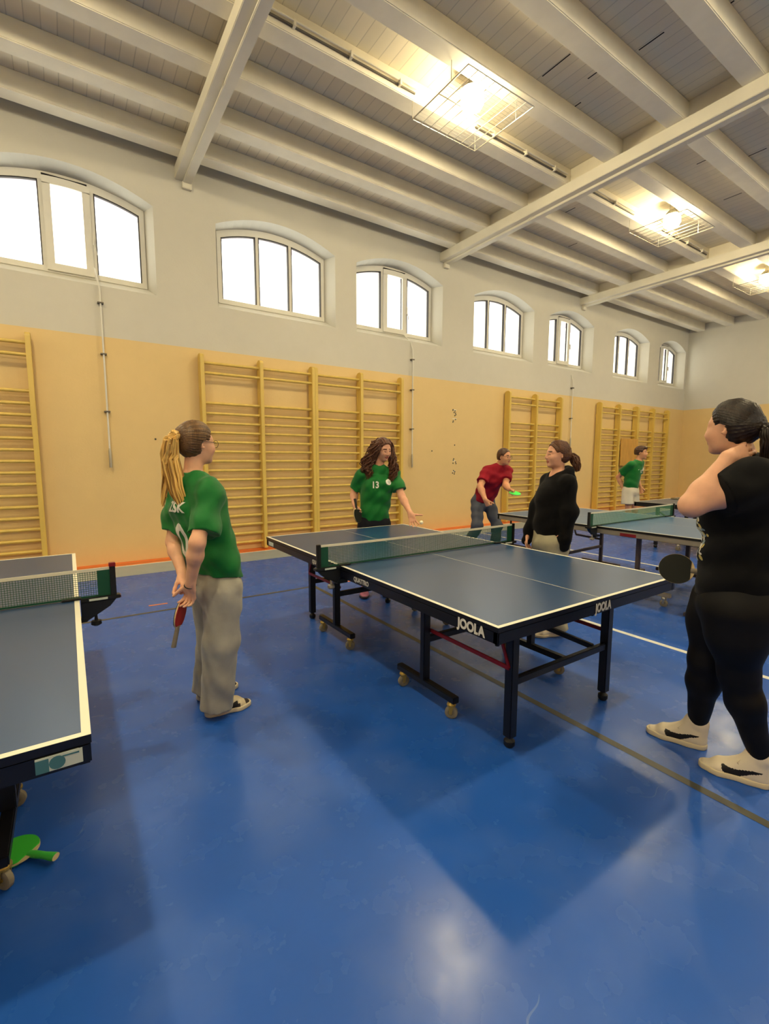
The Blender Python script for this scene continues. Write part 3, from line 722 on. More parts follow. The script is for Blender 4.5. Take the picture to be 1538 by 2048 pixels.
# ------------------------------------------------------------------ rackets and the ball
M_green = mat('bright green rubber', (58, 190, 60), .5, .3); M_greenf = mat('vivid green rubber', (70, 230, 90), .5, .3)
M_blackr = mat('black rubber', (34, 36, 32), .7, .2, bump=.05, bscale=400); M_redr = mat('red rubber', (172, 36, 34), .55, .3)
M_ply2 = mat('pale blade wood', (206, 184, 138), .6, var=.08); M_grip = mat('grey flared grip', (120, 110, 96), .6, var=.1); M_gripg = mat('green flared grip', (64, 186, 72), .5)
def racket(label, c, axis, normal, r1, r2, grip, edge=None, s=1., end=None):
    """c: blade centre; axis: from the handle towards the blade tip; normal: out of face one"""
    a = V(axis).normalized(); n = V(normal); n = (n-a*n.dot(a)).normalized(); w = a.cross(n)
    M = Matrix((w, a, n)).transposed().to_4x4(); c = V(c)
    t = thing('table_tennis_racket', label, 'racket', c); t.rotation_euler = M.to_euler()
    ol = [(.0755*s*math.cos(q)*(1 if math.sin(q) > 0 else 1.0), .079*s*math.sin(q)) for q in [2*PI*i/40 for i in range(40)]]
    neck = -.079*s
    m = MB(); m.prism([(x, y, -.003) for x, y in ol], (0, 0, .006), edge or M_ply2); m.box((-.013*s, neck-.02, -.003), (.013*s, neck+.02, .003), edge or M_ply2); m.build('blade', t)
    for z0, z1, mm in ((.003, .0065, r1), (-.0065, -.003, r2)):
        m = MB(); m.prism([(x*.985, max(y*.985, -.062*s), z0) for x, y in ol], (0, 0, z1-z0), mm); m.build('rubber', t)
    m = MB(); hp = [(neck+.018, .013, .008), (neck-.01, .014, .0115), (neck-.05, .0125, .0115), (neck-.09, .0165, .0125), (neck-.098, .016, .0115)]
    vs = []
    for y, wx, wz in hp:
        for k in range(14): q = 2*PI*k/14; vs.append((wx*math.cos(q), y, wz*math.sin(q)))
    fs = [(i*14+k, i*14+(k+1) % 14, (i+1)*14+(k+1) % 14, (i+1)*14+k) for i in range(4) for k in range(14)]+[tuple(range(14))]
    m.add(vs, fs, grip); m.add(vs[-14:], [tuple(range(14))], end or grip)
    m.build('handle', t, smooth=True)
    return t
racket('green racket with a cream edge lying on the floor under the left table', (-2.452, -.590, .014), (-.72, .69, -.045), (-.03, .04, 1), M_green, M_green, M_gripg, M_ply2, end=M_ply2)
racket('black racket lying on the far dark table', (6.66, 1.27, TH+.0135), (-.95, .3, 0), (0, 0, 1), M_blackr, M_blackr, M_black)
b = MB(); 
bm = bmesh.new(); bmesh.ops.create_icosphere(bm, subdivisions=3, radius=.02); me = bpy.data.meshes.new('table_tennis_ball'); bm.to_mesh(me); bm.free()
me.polygons.foreach_set('use_smooth', [True]*len(me.polygons)); me.materials.append(mat('white celluloid', (236, 226, 196), .4))
o = bpy.data.objects.new('table_tennis_ball', me); C.objects.link(o); o.location = (.714, .996, .822); tag(o, 'white ball in the air beside the open hand of girl 13', 'ball')
# ------------------------------------------------------------------ people
M_lip = mat('lips', (172, 96, 84), .5); M_eyew = mat('eye white', (222, 214, 200), .25, .5); M_iris = mat('dark iris', (50, 40, 34), .2, .5)
def skin(name, rgb): return mat(name, rgb, .5, .35, var=.05, scale=30, bump=.05, bscale=250, sss=.12)
S_A = skin('fair skin', (222, 170, 138)); S_B = skin('rosy skin', (220, 164, 134)); S_C = skin('tanned skin', (206, 150, 114))
M_jersey = mat('green sports jersey', (6, 106, 40), .62, .25, var=.07, scale=14, bump=.25, bscale=26, sheen=.15)
M_sweat = mat('light grey sweatpants', (158, 154, 142), .9, .15, var=.06, scale=18, bump=.35, bscale=30, sheen=.2)
M_sweat2 = mat('cream grey sweatpants', (176, 170, 144), .9, .15, var=.06, scale=18, bump=.35, bscale=30)
M_crimson = mat('crimson t-shirt', (140, 18, 36), .75, .2, var=.07, scale=14, bump=.25, bscale=26)
M_slate = mat('slate grey track pants', (76, 80, 92), .7, .2, var=.06, scale=14, bump=.3, bscale=26)
M_hood = mat('black hoodie fleece', (13, 12, 14), .9, .12, var=.15, scale=16, bump=.4, bscale=24, sheen=.05)
M_tee = mat('black cotton tee', (12, 12, 14), .85, .12, var=.15, scale=16, bump=.3, bscale=24, sheen=.05)
M_legg = mat('black leggings', (11, 10, 12), .6, .2, var=.12, scale=16, bump=.15, bscale=30)
M_wshort = mat('white shorts', (216, 210, 192), .8, .2, var=.05, bump=.3, bscale=26)
M_bshort = mat('black shorts', (18, 20, 30), .7, .2)
M_print = mat('white shirt print', (226, 224, 214), .6); M_printg = mat('grey white badge', (196, 200, 196), .5)
M_shoew = mat('white shoe leather', (226, 214, 190), .45, .4, var=.04, scale=12); M_sole = mat('cream rubber sole', (214, 200, 168), .55, .3, var=.06)
M_shoec = mat('cream shoe leather', (216, 202, 170), .5, .4); M_shoeb = mat('dark brown suede panel', (54, 44, 40), .75); M_shoek = mat('black mark', (16, 15, 16), .5)
M_pink = mat('pink shoe mesh', (206, 128, 158), .6, var=.15, scale=30); M_pinks = mat('dark trainer sole', (46, 40, 52), .6)
def hairmat(name, a, streak=.35, scale=70, st=(1, 1, .08), rough=.42): return mat(name, a, rough, .4, var=streak, scale=scale, stretch=st, bump=.5, bscale=scale*1.3)
H_blonde = hairmat('golden blonde hair', (222, 180, 100), .28); H_dblonde = hairmat('dark blonde hair', (92, 66, 40), .3)
H_brown = hairmat('wavy brown hair', (84, 48, 30), .4); H_short = hairmat('short brown hair', (70, 44, 28), .35)
H_mid = hairmat('chestnut hair', (92, 58, 36), .3); H_dark = hairmat('dark brown hair', (30, 20, 16), .35)
M_glasses = mat('dark spectacle frame', (44, 32, 28), .35, .5); M_scr = mat('pink hair tie', (214, 122, 112), .7); M_tieb = mat('black hair tie', (22, 18, 18), .7)

def fr(f, up=(0, 0, 1)):
    f = nrm(f); up = A(up); l = nrm(np.cross(up, f)); return f, l, np.cross(f, l)
class Head:
    def __init__(s, c, f, s_=1., roll=0.):
        s.c = A(c); s.f, s.l, s.u = fr(f); s.s = s_
        if roll:
            cr, sr = math.cos(roll), math.sin(roll); s.l, s.u = s.l*cr+s.u*sr, s.u*cr-s.l*sr
    def p(s, f, l, u): return s.c+s.s*(f*s.f+l*s.l+u*s.u)
    def ax(s): return (s.f, s.l, s.u)
    def loc(s, P): d = (P-s.c)/s.s; return d@s.f, d@s.l, d@s.u
def add_head(S, H, neck, nr=.052, male=False):
    p, q = H.p, H.s; ax = H.ax()
    S.cap(neck, p(-.018, 0, -.05), nr*1.06, nr*.95, .03)
    S.ell(p(-.012, 0, .032), ax, A((.097, .075, .086))*q, .02)
    S.ell(p(.030, 0, -.030), ax, A((.064, .060, .082))*q, .03)
    S.ell(p(.040, 0, -.078), ax, A((.044, .042 if not male else .048, .034))*q, .03)
    S.ell(p(.074, 0, -.100), ax, A((.020, .022, .016))*q, .022)
    for t in (-1, 1):
        S.ell(p(.062, t*.034, -.030), ax, A((.028, .026, .026))*q, .03)
        S.cap(p(.076, t*.012, .024), p(.062, t*.046, .022), .011*q, .010*q, .018)
        S.cap(p(.106, t*.030, .002), p(.100, t*.040, .002), .011*q, .010*q, .014, '-')
        S.ell(p(.074, t*.031, .002), ax, A((.0135, .0165, .0115))*q, .006)
        ea = fr(H.f*.55+H.l*t*.85, H.u)
        S.ell(p(-.012, t*.074, -.008), ea, A((.020, .007, .031))*q, .006)
        S.ell(p(-.006, t*.082, -.004), ea, A((.012, .006, .018))*q, .006, '-')
    S.cap(p(.092, 0, .014), p(.110, 0, -.028), .0075*q, .0105*q, .014)
    for t in (-1, 1): S.ell(p(.100, t*.010, -.034), ax, A((.010, .008, .007))*q, .008)
    S.ecap(p(.091, -.016, -.060), p(.091, .016, -.060), (.006*q, .007*q), (.006*q, .007*q), H.u, .007)
    S.ecap(p(.089, -.013, -.071), p(.089, .013, -.071), (.006*q, .007*q), (.006*q, .007*q), H.u, .006)
    S.cap(p(.104, -.020, -.0655), p(.104, .020, -.0655), .0022*q, .0022*q, .004, '-')
def face_pick(H, extra=None):
    def f(P):
        a, b, c = H.loc(P); o = np.zeros(len(P), int)
        o[(a > .082) & (np.abs(b) < .024) & (np.abs(c+.0655) < .0115-.006*(np.abs(b)/.024)**2)] = 1
        o[(a > .05) & (np.abs(b) > .012) & (np.abs(b) < .052) & (np.abs(c-.0265+.10*(np.abs(b)-.032)**1) < .0045)] = 2
        lid = (a > .075) & (np.abs(np.abs(b)-.031) < .0145) & (np.abs(c+.0005) < .0030); o[lid] = 3
        if extra is not None: o = extra(P, o)
        return o
    return f
def hand(S, w, d, n, side, curl=(.35, .45, .3), s=1., thumb=(.5, .55, .25), spread=.10, tcurl=.3):
    """w: wrist, d: towards the fingers, n: out of the palm, side: 'L' or 'R'"""
    w = A(w); d = nrm(d); n = A(n); n = nrm(n-d*(n@d)); t = np.cross(d, n) if side == 'R' else np.cross(n, d)
    S.ecap(w-d*.01*s, w+d*.03*s, (.026*s, .018*s), (.034*s, .0165*s), t, .02)
    S.ecap(w+d*.03*s, w+d*.085*s, (.034*s, .0165*s), (.041*s, .0135*s), t, .012)
    S.ell(w+d*.04*s+t*.022*s+n*.008*s, (d, t, n), A((.032, .016, .014))*s, .012)
    for i, (o, L) in enumerate(((.031, .072), (.0105, .082), (-.0100, .076), (-.030, .060))):
        p = w+d*(.088-.004*abs(i-1.3))*s+t*o*s; dd = nrm(d+t*spread*(1.5-i)/1.5); r = (.0095-.0006*i*(i > 2))*s; nn = n
        c = curl if not isinstance(curl[0], (tuple, list)) else curl[i]
        for k, (fr_, cu) in enumerate(zip((.46, .30, .24), c)):
            dd = dd*math.cos(cu)+nn*math.sin(cu); dd = nrm(dd); nn = nrm(nn-dd*(nn@dd)) if True else nn
            e = p+dd*L*fr_*s*1.02; S.cap(p, e, r, r*.90, .004 if k else .008); p = e; r *= .90
    p = w+d*.022*s+t*.026*s+n*.004*s; dd = nrm(d*thumb[0]+t*thumb[1]+n*thumb[2]); r = .0130*s
    for L in (.040, .032, .026):
        e = p+dd*L*s; S.cap(p, e, r, r*.88, .010 if r > .012*s else .004); p = e; r *= .86
        dd = nrm(dd+d*tcurl*.6+n*tcurl*.4)
def add_arm(S, sh, el, wr, r=(.046, .038, .040, .025)):
    sh, el, wr = A(sh), A(el), A(wr)
    S.cap(sh, sh+(el-sh)*.5, r[0]*1.1, r[0], .03); S.cap(sh+(el-sh)*.5, el, r[0], r[1], .03)
    m = el+(wr-el)*.3; S.cap(el, m, r[1], r[2], .03); S.cap(m, wr, r[2], r[3], .03)
def add_leg(S, hip, kn, an, r=(.062, .046, .046, .033)):
    hip, kn, an = A(hip), A(kn), A(an)
    S.cap(hip, hip+(kn-hip)*.45, r[0], r[0]*.9, .04); S.cap(hip+(kn-hip)*.45, kn, r[0]*.9, r[1], .04)
    m = kn+(an-kn)*.28; S.cap(kn, m, r[1], r[2], .03); S.cap(m, an, r[2], r[3], .03)
def folds(*terms):
    """soft cloth folds: (direction xyz, wavelength, amplitude, phase, wobble)"""
    def f(X, Y, Z):
        o = 0
        for d, wl, am, ph, wb in terms:
            q = X*d[0]+Y*d[1]+Z*d[2]
            q2 = X*d[1]-Y*d[0]+Z*(d[0]*.6+.3)
            o = o+am*np.sin(q*2*PI/wl+ph+wb*np.sin(q2*11+ph*2)+.6*wb*np.sin(X*17+Z*9))
        return o
    return f
def add_torso(S, secs, W, neck, shL, shR, slope=.045, k=.05):
    for a, b in zip(secs[:-1], secs[1:]): S.ecap(a[0], b[0], (a[1]*.82, a[2]*.82), (b[1]*.82, b[2]*.82), W, k)
    for sh in (shL, shR): S.cap(A(neck)-A((0, 0, .035)), sh, slope*1.05, slope, .05)
def sleeve(S, sh, el, f, r0, r1, W=None, k=.04):
    sh, el = A(sh), A(el); e = sh+(el-sh)*f; ax = nrm(el-sh); W = np.cross(ax, (0, 0, 1)) if W is None else A(W)
    S.ecap(sh-ax*.02, e, (r0, r0), (r1, r1), nrm(W), k, flat='end')
def eyes(H, root, r=.0118):
    for t in (-1, 1):
        m = MB(); c = H.p(.0765, t*.031, .0015)-A(root.location); v = V(*(H.f+H.l*t*.05)).normalized(); R = r*H.s
        m.lathe(c, v, [(R*math.cos(a), R*math.sin(a)*1.0+1e-5) for a in [PI-PI*i/10 for i in range(8)]], M_eyew, 14)
        m.lathe(V(c)+v*R*.80, v, [(0, R*.58), (R*.13, R*.50), (R*.19, R*.2)], M_iris, 12)
        m.build('eye', root, smooth=True)
def glasses(H, root, m_=None, r=.021):
    m = MB(); g = m_ or M_glasses; o = A(root.location)
    for t in (-1, 1):
        pts = [tuple(H.p(.104-.10*abs(.032*t+r*1.15*math.cos(a))**1.6, t*.034+r*1.2*math.cos(a), -.002+r*math.sin(a))-o) for a in [2*PI*i/20 for i in range(21)]]
        m.tube(pts, .0014, g, 6, caps=False)
        m.tube([tuple(H.p(*q)-o) for q in ((.093, t*.058, .004), (.06, t*.071, .006), (.0, t*.080, .010), (-.03, t*.078, -.006))], .0016, g, 6)
    m.tube([tuple(H.p(*q)-o) for q in ((.101, -.010, .002), (.106, 0, .005), (.101, .010, .002))], .0014, g, 6)
    return m.build('glasses', root, smooth=True)
def hair_cap(S, H, g=.011, front=.055, nape=-.075, part=False, low=0.):
    p, q = H.p, H.s; ax = H.ax()
    S.ell(p(-.014, 0, .034), ax, A((.097+g, .075+g, .086+g))*q, .01)
    S.ell(p(-.040, 0, -.020), ax, A((.066+g*.6, .066+g*.6, .070))*q, .03)
    S.ell(p(.112, 0, -.040), ax, A((.098, .120, .132))*q, .012, '-')
    for t in (-1, 1): S.ell(p(.012, t*.085, -.040), ax, A((.034, .030, .062))*q, .012, '-')
    S.plane(p(-.02, 0, nape), -H.u*1.0-H.f*.0)
def strands(H, n=26, am=.0010):
    def f(X, Y, Z):
        b = (X-H.c[0])*H.l[0]+(Y-H.c[1])*H.l[1]+(Z-H.c[2])*H.l[2]; c = (X-H.c[0])*H.u[0]+(Y-H.c[1])*H.u[1]+(Z-H.c[2])*H.u[2]
        return am*np.sin(np.arctan2(b, c+.0)*n+3*np.sin(b*23)+2*np.sin(c*31+1))+am*.5*np.sin(np.arctan2(b, c)*n*2.3+1)
    return f
def combed(root, H, b, mats, n=110, seed=2, g=.010, r=.0042):
    """strands combed back over the skull from the hairline to the hair tie"""
    R = random.Random(seed); m = MB(); o = A(root.location); e = np.array(H.loc(A(b))); c = A((-.014, 0, .034)); rad = A((.097+g, .075+g, .086+g))
    for i in range(n):
        ph = math.radians(-165+330*(i+R.random()*.8)/n); cp = math.cos(ph)
        s0 = A((.004+.060*max(0, cp) if cp > -.2 else -.035, .078*math.sin(ph), .034+.092*cp if cp > -.2 else .034+.10*cp))
        pts = []; rr = []; N = 11
        for k in range(N+1):
            t = k/N; q = s0+(e-s0)*t; d = (q-c)/rad; q2 = c+d/np.linalg.norm(d)*rad*(1.004+.012*R.random()*0+.010*math.sin(i*1.7)*.5)
            w = max(0, (t-.82)/.18); q = q2*(1-w)+e*w
            pts.append(tuple(H.p(*q)-o)); rr.append(r*(.55+.6*math.sin(PI*min(t*1.2+.08, 1)))*(1 if t < .9 else .8))
        m.tube(pts, rr, R.choice(mats), 6)
    return m.build('combed_strands', root, smooth=True)
def locks(name, root, m_, paths, n=60, spread=.02, r=.006, seed=1, curl=0., turns=3., flat=1., taper=.25, mats=None):
    """bundle of hair locks along one or more guide paths"""
    R = random.Random(seed); m = MB(); o = A(root.location)
    for path, wgt, sp in paths:
        P = [A(q) for q in path]
        for _ in range(int(n*wgt)):
            a0 = R.uniform(0, 2*PI); rad = sp*math.sqrt(R.random()); ph = R.uniform(0, 6.28); ln = R.uniform(.82, 1.0); cw = R.uniform(.6, 1.2)*curl
            N = 14; pts = []; rr = []
            for i in range(N+1):
                t = i/N*ln*(len(P)-1); k = min(int(t), len(P)-2); u = t-k
                p0 = P[max(k-1, 0)]; p1 = P[k]; p2 = P[k+1]; p3 = P[min(k+2, len(P)-1)]
                q = .5*((2*p1)+(p2-p0)*u+(2*p0-5*p1+4*p2-p3)*u*u+(3*p1-p0-3*p2+p3)*u**3)
                tt = nrm(p2-p1+1e-6); s1 = nrm(np.cross(tt, (.3, .5, .81))); s2 = np.cross(tt, s1)
                g = (.45+.75*min(1, i/N*2.2))*(1 if i < N*.75 else 1-.45*(i/N-.75)/.25)
                q = q+(s1*math.cos(a0)+s2*math.sin(a0))*rad*g+(s1*math.cos(ph+turns*6.28*i/N)+s2*math.sin(ph+turns*6.28*i/N))*cw*(i/N)**.6
                pts.append(q-o); rr.append(r*(1-(1-taper)*(i/N)**2.)*R.uniform(.9, 1.1))
            m.tube([tuple(q) for q in pts], rr, m_ if mats is None else R.choice(mats), 6)
    return m.build(name, root, smooth=True)
def shoe(root, heel, toe, side, upper, sole, L=.265, collar=.09, hi=False, panels=None, marks=None, vox=.004, lace=None, swoosh=True):
    """heel and toe: floor points under the ends of the shoe"""
    heel, toe = A((heel[0], heel[1], 0)), A((toe[0], toe[1], 0)); f = nrm(toe-heel); u = A((0, 0, 1)); l = np.cross(u, f)
    P = lambda a, b, c: heel+f*a*L+l*b+u*c
    w = .036
    S = SDF()
    S.ecap(P(.13, 0, .030), P(.30, 0, .030), (w-.004, .030), (w-.002, .030), l, .02)
    S.ecap(P(.30, 0, .030), P(.70, .004*side, .030), (w-.002, .030), (.044, .028), l, .02)
    S.ecap(P(.70, .004*side, .026), P(.89, .002*side, .020), (.043, .026), (.030, .017), l, .02)
    if hi:
        S.ecap(P(.15, 0, .04), P(.16, 0, .135), (.032, .040), (.034, .044), l, .02); S.ecap(P(.24, 0, .06), P(.20, 0, .130), (.034, .046), (.034, .046), l, .03)
        S.ecap(P(.30, 0, .080), P(.66, 0, .044), (.034, .044), (.034, .022), l, .03)
        S.cap(P(.16, 0, .13), P(.17, 0, .165), .042, .040, .012)
    else:
        S.ecap(P(.16, 0, .05), P(.17, 0, collar), (.033, .040), (.035, .044), l, .03)
        S.ecap(P(.28, 0, .060), P(.64, 0, .048), (.034, .042), (.034, .020), l, .03)
    S.ell(P(.17, 0, (collar if not hi else .165)+.014), (f, l, u), (.034, .026, .020), .01, '-')
    S.plane(P(0, 0, .020), -u)
    def pick(c):
        d = c-heel; a = d@f/L; b = d@l; z = d[:, 2]; o = np.zeros(len(c), int)
        if panels: o = panels(a, b, z, side, o)
        if swoosh:
            x = (.66-a)/.54
            x_ = np.clip(x, 0, 1); mid = .050-.030*np.sin(np.clip(x*1.3, 0, 1)*PI)*(1-x)+.020*x_**1.5+.002; hw = .020*np.sin(np.clip(x, 0, 1)**.55*PI)**.7*(1-.55*np.clip(x, 0, 1))+.002
            o[(x > 0) & (x < 1) & (np.abs(z-mid) < hw) & (np.abs(b) > .018)] = 2
        return o
    me = S.mesh('shoe', vox, [upper, panels and M_shoeb or upper, M_shoek, M_shoew], root, pick)
    T = SDF(); T.ecap(P(.13, 0, .014), P(.30, 0, .014), (w+.003, .05), (w+.005, .05), l, .02); T.ecap(P(.30, 0, .014), P(.70, .004*side, .014), (w+.004, .05), (.049, .05), l, .02)
    T.ecap(P(.70, .004*side, .014), P(.855, .002*side, .014), (.049, .05), (.036, .05), l, .02)
    T.plane(P(0, 0, .027), u); T.plane(P(0, 0, .0005), -u)
    so = T.mesh('sole', vox, sole, root); so.parent = me
    if lace:
        m = MB(); o = A(root.location)
        for i in range(5):
            a = .34+.075*i; z = (.094 if not hi else .112)-(.036 if not hi else .050)*i/4; m.tube([tuple(P(a, b, zz)-o) for b, zz in ((-.022, z-.010), (0, z), (.022, z-.010))], .0028, lace, 6)
            m.tube([tuple(P(a+.05*k, b, zz)-o) for k, b, zz in ((0, -.02, z-.008), (.5, 0, z+.001), (1, .02, z-.014))], .0024, lace, 6)
        for t in (-1, 1): m.tube([tuple(P(a, b, z)-o) for a, b, z in ((.36, 0, .090), (.42, t*.022, .100), (.46, t*.036, .088), (.42, t*.030, .074), (.37, 0, .088))], .0022, lace, 6)
        la = m.build('laces', root, smooth=True); la.parent = me
    return me
def person(label, x, y): return thing('person', label, 'person', (x, y, 0))
# ---- girl with the blonde ponytail, back half turned to the viewer, hands behind her with a racket
def blonde_girl():
    t = person('girl in a green jersey with a long blonde ponytail, hands behind her back', -1.56, .03)
    F = A((.94, .34, 0)); Lf = A((-.34, .94, 0))
    shR, shL, elR, wrR, elL, wrL = (-1.592, -.112, 1.282), (-1.690, .190, 1.280), (-1.692, -.240, 1.041), (-1.716, -.150, .812), (-1.735, .165, .990), (-1.726, -.010, .838)
    neck = (-1.640, .037, 1.372); H = Head((-1.614, .037, 1.540), (.93, .36, -.02), .93)
    hR, hL = (-1.530, -.068, .75), (-1.563, .110, .75)
    S = SDF(); secs = [((-1.54, .02, .80), .150, .095), ((-1.565, .023, .95), .125, .085), ((-1.62, .036, 1.20), .150, .10), ((-1.638, .037, 1.30), .12, .075)]
    add_torso(S, secs, Lf, neck, shL, shR, .04); add_arm(S, shR, elR, wrR, (.042, .035, .037, .024)); add_arm(S, shL, elL, wrL, (.042, .035, .037, .024))
    hand(S, wrR, (.06, .42, -.86), (-.80, -.45, -.22), 'R', (.55, .75, .45), .92, (.6, .5, .4))
    hand(S, wrL, (.12, -.70, -.60), (-.45, .35, -.75), 'L', (.9, 1.1, .7), .92, (.7, .35, .5))
    add_leg(S, hR, (-1.560, -.06, .44), (-1.578, -.028, .07)); add_leg(S, hL, (-1.50, .125, .40), (-1.585, .165, .07))
    add_head(S, H, neck, .047)
    S.mesh('body', .005, [S_A, M_lip, H_dblonde, H_dblonde], t, face_pick(H))
    # jersey
    J = SDF(); js = [((-1.546, .020, .800), .176, .118), ((-1.558, .022, .90), .178, .116), ((-1.610, .033, 1.12), .176, .122), ((-1.622, .036, 1.22), .170, .118), ((-1.640, .037, 1.315), .115, .075)]
    for a, b in zip(js[:-1], js[1:]): J.ecap(a[0], b[0], (a[1], a[2]), (b[1], b[2]), Lf, .05)
    for sh in (shL, shR): J.cap(A(neck)-A((0, 0, .028)), sh, .058, .056, .05)
    sleeve(J, shR, A(elR)+A((.03, .02, 0)), .86, .062, .078, F); sleeve(J, shL, elL, .80, .060, .074, F)
    J.cap(A(neck)+A((0, 0, .015)), A(neck)+A((.02, 0, .2)), .053, .06, .008, '-')
    J.plane((-1.5, 0, .812), (-.10, 0, -1))
    J.disp(folds(((.5, .2, .85), .16, .0055, .4, 1.1), ((-.6, .1, .75), .10, .0030, 1.7, 1.2), ((.3, -.9, .4), .07, .0022, 2.2, 1.3)))
    jo = J.mesh('jersey', .006, M_jersey, t); bv = J.bvh()
    nb = tuple(-F); lx = tuple(-Lf); up = (0, 0, 1)
    ctr = A((-1.61, .035, 0))-F*.10
    lettering('0', .265, (ctr[0], ctr[1], 1.005), tuple(nrm(np.cross(up, nb))), up, M_print, 'number_print', t, .03, .72, 0, bv, .002)
    lettering('20', .265, (ctr[0], ctr[1], 1.005), tuple(nrm(np.cross(up, nb))), up, M_print, 'x', t, .03, .72, 0, bv, .002) if False else None
    lettering('ŽSK', .075, (ctr[0], ctr[1], 1.195), tuple(nrm(np.cross(up, nb))), up, M_print, 'back_lettering', t, .03, 1.0, 0, bv, .002) if False else lettering('ZSK', .075, (ctr[0], ctr[1], 1.20), tuple(nrm(np.cross(up, nb))), up, M_print, 'back_lettering', t, .03, 1.0, 0, bv, .002)
    # sweatpants
    Q = SDF()
    Q.ecap((-1.550, .022, .86), (-1.542, .024, .74), (.148, .104), (.168, .126), Lf, .03)
    Q.ecap((-1.535, -.060, .74), (-1.552, -.060, .44), (.096, .122), (.088, .098), F, .03); Q.ecap((-1.552, -.060, .44), (-1.578, -.032, .055), (.088, .098), (.098, .085), F, .03, flat='end')
    Q.ecap((-1.553, .110, .74), (-1.520, .130, .42), (.122, .098), (.122, .090), F, .03); Q.ecap((-1.520, .130, .42), (-1.590, .170, .060), (.122, .09), (.088, .08), F, .03, flat='end')
    Q.disp(folds(((.75, .6, .12), .13, .0045, .2, .7), ((.5, -.8, .25), .085, .0025, 1.1, .9), ((.3, .2, .9), .17, .0028, 2.0, 1.6)))
    qo = Q.mesh('sweatpants', .006, M_sweat, t)
    pn = lambda a, b, z, sd, o: np.where((a < .22) & (z < .075) & (z > .03) | (a > .84) & (z < .044) | (a > .38) & (a < .70) & (z < .046+.03*(.7-a)) & (np.abs(b) > .03), 1, o)
    shoe(t, (-1.640, -.012), (-1.385, -.012), -1, M_shoec, M_sole, .262, .092, panels=pn, lace=M_shoec)
    shoe(t, (-1.636, .205), (-1.385, .245), 1, M_shoec, M_sole, .262, .092, panels=pn, lace=M_shoec)
    # hair pulled into a high ponytail
    K = SDF(); hair_cap(K, H, .008, nape=-.090); K.ell(H.p(-.100, 0, .045), H.ax(), (.030, .034, .034), .03); K.disp(strands(H, 30, .0014))
    hp = K.mesh('hair', .0045, H_dblonde, t)
    b = H.p(-.120, 0, .036)
    locks('ponytail', t, H_blonde, [([b, b+A((-.030, -.022, -.01)), (-1.752, .015, 1.46), (-1.728, .000, 1.32), (-1.700, -.015, 1.22), (-1.670, -.03, 1.13)], 1., .038), ([b, b+A((-.040, -.010, -.02)), (-1.772, .03, 1.42), (-1.782, .045, 1.30), (-1.795, .05, 1.20)], .2, .014)], 120, r=.0072, seed=3, curl=.006, turns=1.2, mats=[H_blonde, H_blonde, H_blonde, H_blonde, H_dblonde2])
    combed(t, H, b, [H_dblonde, H_dblonde, H_dblonde3], 120, 2, .008)
    m = MB(); m.lathe(b-A(t.location), nrm(A((-.9, -.25, .05))), [(-.012, .018), (-.008, .027), (.006, .027), (.012, .018)], M_scr, 16); m.build('hair_tie', t, smooth=True)
    eyes(H, t); glasses(H, t)
    m = MB(); m.lathe(A(wrR)+A((0, .004, -.004))-A(t.location), nrm(A((.06, .42, -.86))), [(-.003, .029), (0, .031), (.003, .029)], M_black, 18); m.build('bracelet', t, smooth=True)
    # racket hangs by its blade from her fingers
    racket('red and black racket held behind the back of the blonde girl, handle down', (-1.752, -.040, .632), (.24, .10, .93), (.86, -.50, -.12), M_redr, M_blackr, M_grip)
H_dblonde3 = hairmat('light streak hair', (124, 92, 56), .25)
H_dblonde2 = hairmat('darker blonde lock', (150, 108, 48))
blonde_girl()

